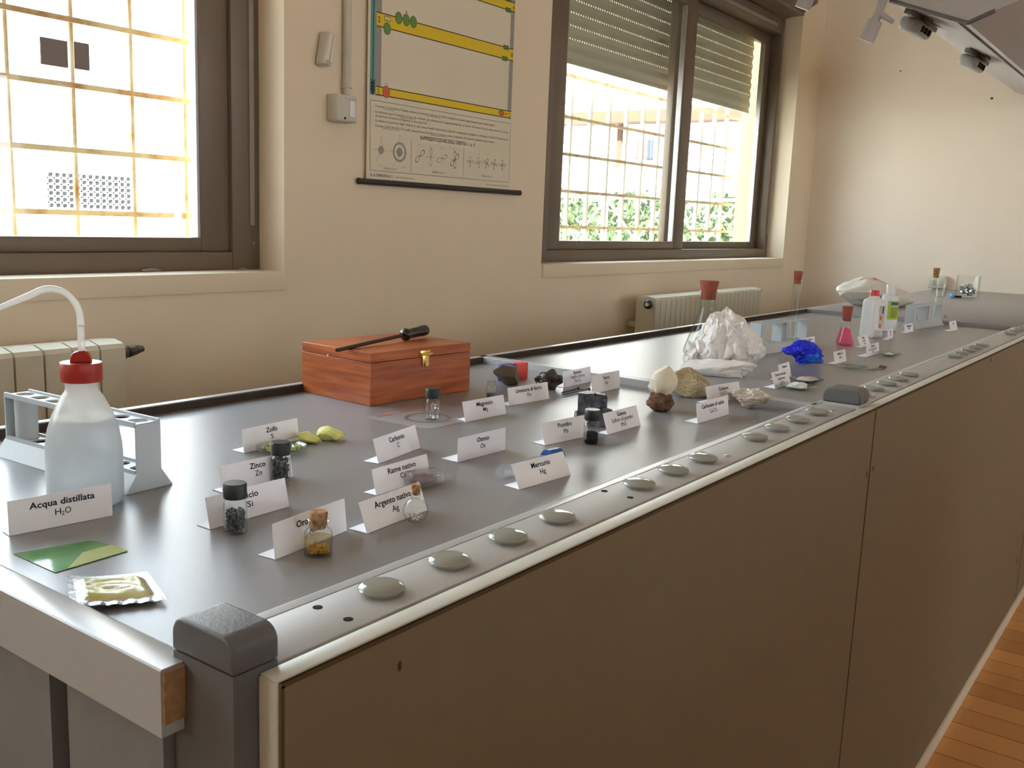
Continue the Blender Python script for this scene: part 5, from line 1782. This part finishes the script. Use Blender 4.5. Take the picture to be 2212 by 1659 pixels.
# ---- beakers on the far bench
def beaker(label, x, y, r, h, parts):
    t = thing('glass_beaker', label, 'beaker', (x, y, RZ + E0), 0, 'glass beakers')
    MB().lathe([(0.002, 0.0), (r - 0.004, 0.0), (r - 0.001, 0.001), (r, 0.005), (r, h - 0.004), (r + 0.002, h - 0.001), (r + 0.0025, h)], n=44, ends=False).lathe([(0.0005, 0.0015), (r - 0.003, 0.0015)], n=44, ends=False).build('glass_body', M_glass, t, 50)
    if parts:
        m = MB()
        rr = random.Random(5)
        for i in range(parts):
            a, q = rr.uniform(0, 2 * PI), math.sqrt(rr.random()) * (r - 0.018)
            z = 0.012 + 0.040 * i / parts
            p = MB()
            c = Vector((q * math.cos(a), q * math.sin(a), z))
            d = Vector((rr.gauss(0, 1), rr.gauss(0, 1), rr.gauss(0, 0.7))).normalized()
            m.cyl(c - d * 0.007, c + d * 0.007, 0.0045, n=10)
        m.build('metal_pieces', M_steel, t, 40)
    return t
beaker('large glass beaker holding shiny metal pieces on the far bench', 4.540, 0.875, 0.046, 0.092, 60)
beaker('small empty glass beaker beside the large one on the far bench', 4.430, 0.960, 0.021, 0.055, 0)
t = thing('stopcock', 'small light blue knob with dark stem beside the beakers', 'stopcock', (4.400, 0.905, RZ + E0), math.radians(-20))
MB().ico((0, 0, 0.0100), 0.0100, 3, (1, 1.1, 1)).build('knob', M_lblue, t, 50)
MB().cyl((0.008, -0.003, 0.0060), (0.045, -0.012, 0.0050), 0.0046, n=14).build('stem', M_ink, t, 40)

# ---- foil sachet and green film in the near corner
def sachet():
    t = thing('foil_sachet', 'silver foil sachet with an olive printed front, near bench corner', 'sachet', (0.359, 0.599, 0.0060))
    P = [Vector((-0.0122, 0.0394, 0)), Vector((-0.0378, -0.0119, 0)), Vector((0.0155, -0.0420, 0)), Vector((0.0362, 0.0135, 0))]
    N, K = 40, 26
    def pt(u, v, side):
        p = (P[1] * (1 - u) + P[2] * u) * (1 - v) + (P[0] * (1 - u) + P[3] * u) * v
        eu, ev = min(u, 1 - u), min(v, 1 - v)
        f = min(1, max(0, (eu - 0.09) / 0.10)) * min(1, max(0, (ev - 0.09) / 0.16))
        f = f * f * (3 - 2 * f)
        z = side * 0.0030 * f
        if eu < 0.10:
            z += 0.0005 * math.sin(u * 2 * PI * 60)
        if v < 0.10:
            z += 0.0004 * math.sin(u * 2 * PI * 34)
        z += 0.0012 * f * noise.noise(Vector((u * 5, v * 7, 2))) * (1 if side > 0 else 0.3)
        z += 0.0035 * (u - 0.5) ** 2 * 2
        z += 0.012 * (1 - u) * 0.35
        return (p.x, p.y, z + 0.0045)
    a = MB()
    g = 8
    for side in (1, -1):
        V = [pt(i / N, j / K, side) for j in range(K + 1) for i in range(N + 1)]
        base = a.add(V, [])
        for j in range(K):
            for i in range(N):
                q = j * (N + 1) + i
                f = a.bm.faces.new([base[q], base[q + 1], base[q + N + 2], base[q + N + 1]])
                u, v = (i + 0.5) / N, (j + 0.5) / K
                f.material_index = 1 if (side > 0 and 0.19 < u < 0.86 and v > 0.15) else 0
    o = a.build('sachet_body', M_silver, t, 60, mats=[M_silver, M_foil])
    m = MB()
    def place(x, y):
        # map small flat lettering onto the front of the sachet
        u, v = 0.53 - x / 0.070, 0.50 - y / 0.056
        p = pt(min(max(u, 0), 1), min(max(v, 0), 1), 1)
        return (p[0], p[1], p[2] + 0.00025)
    for s, y, sz in (('salviettina', 0.004, 0.0055), ('igienica', -0.004, 0.0045)):
        V, F = text_geo(s, sz, 'CENTER', 0.0)
        m.add([place(x, yy + y) for x, yy in V], F)
    m.build('front_print', pm('ochre_ink', (0.28, 0.20, 0.05), 0.5), t, 0)
    # bring the lowest point down onto the worktop
    lo = min(v.co.z for v in o.data.vertices)
    t.location.z = ZB + E0 - lo
sachet()
t = thing('green_film', 'flat glossy green plastic film with a pale stripe, left bench edge', 'film', (0.370, 0.695, E0))
V = [(-0.0160, 0.0320), (-0.0158, 0.0000), (-0.0155, -0.0285), (0.0452, -0.0258), (0.0462, -0.0170), (0.0425, 0.0094), (0.0373, 0.0181)]
MB().prism(V, 2, 0, 0.0004).build('film', M_green, t, 0)
MB().prism([(-0.006, -0.0282), (0.0450, -0.0256), (0.0460, -0.0175), (0.0440, -0.0040), (0.0200, -0.0040)], 2, 0.00045, 0.0006).build('pale_stripe', M_lime, t, 0)
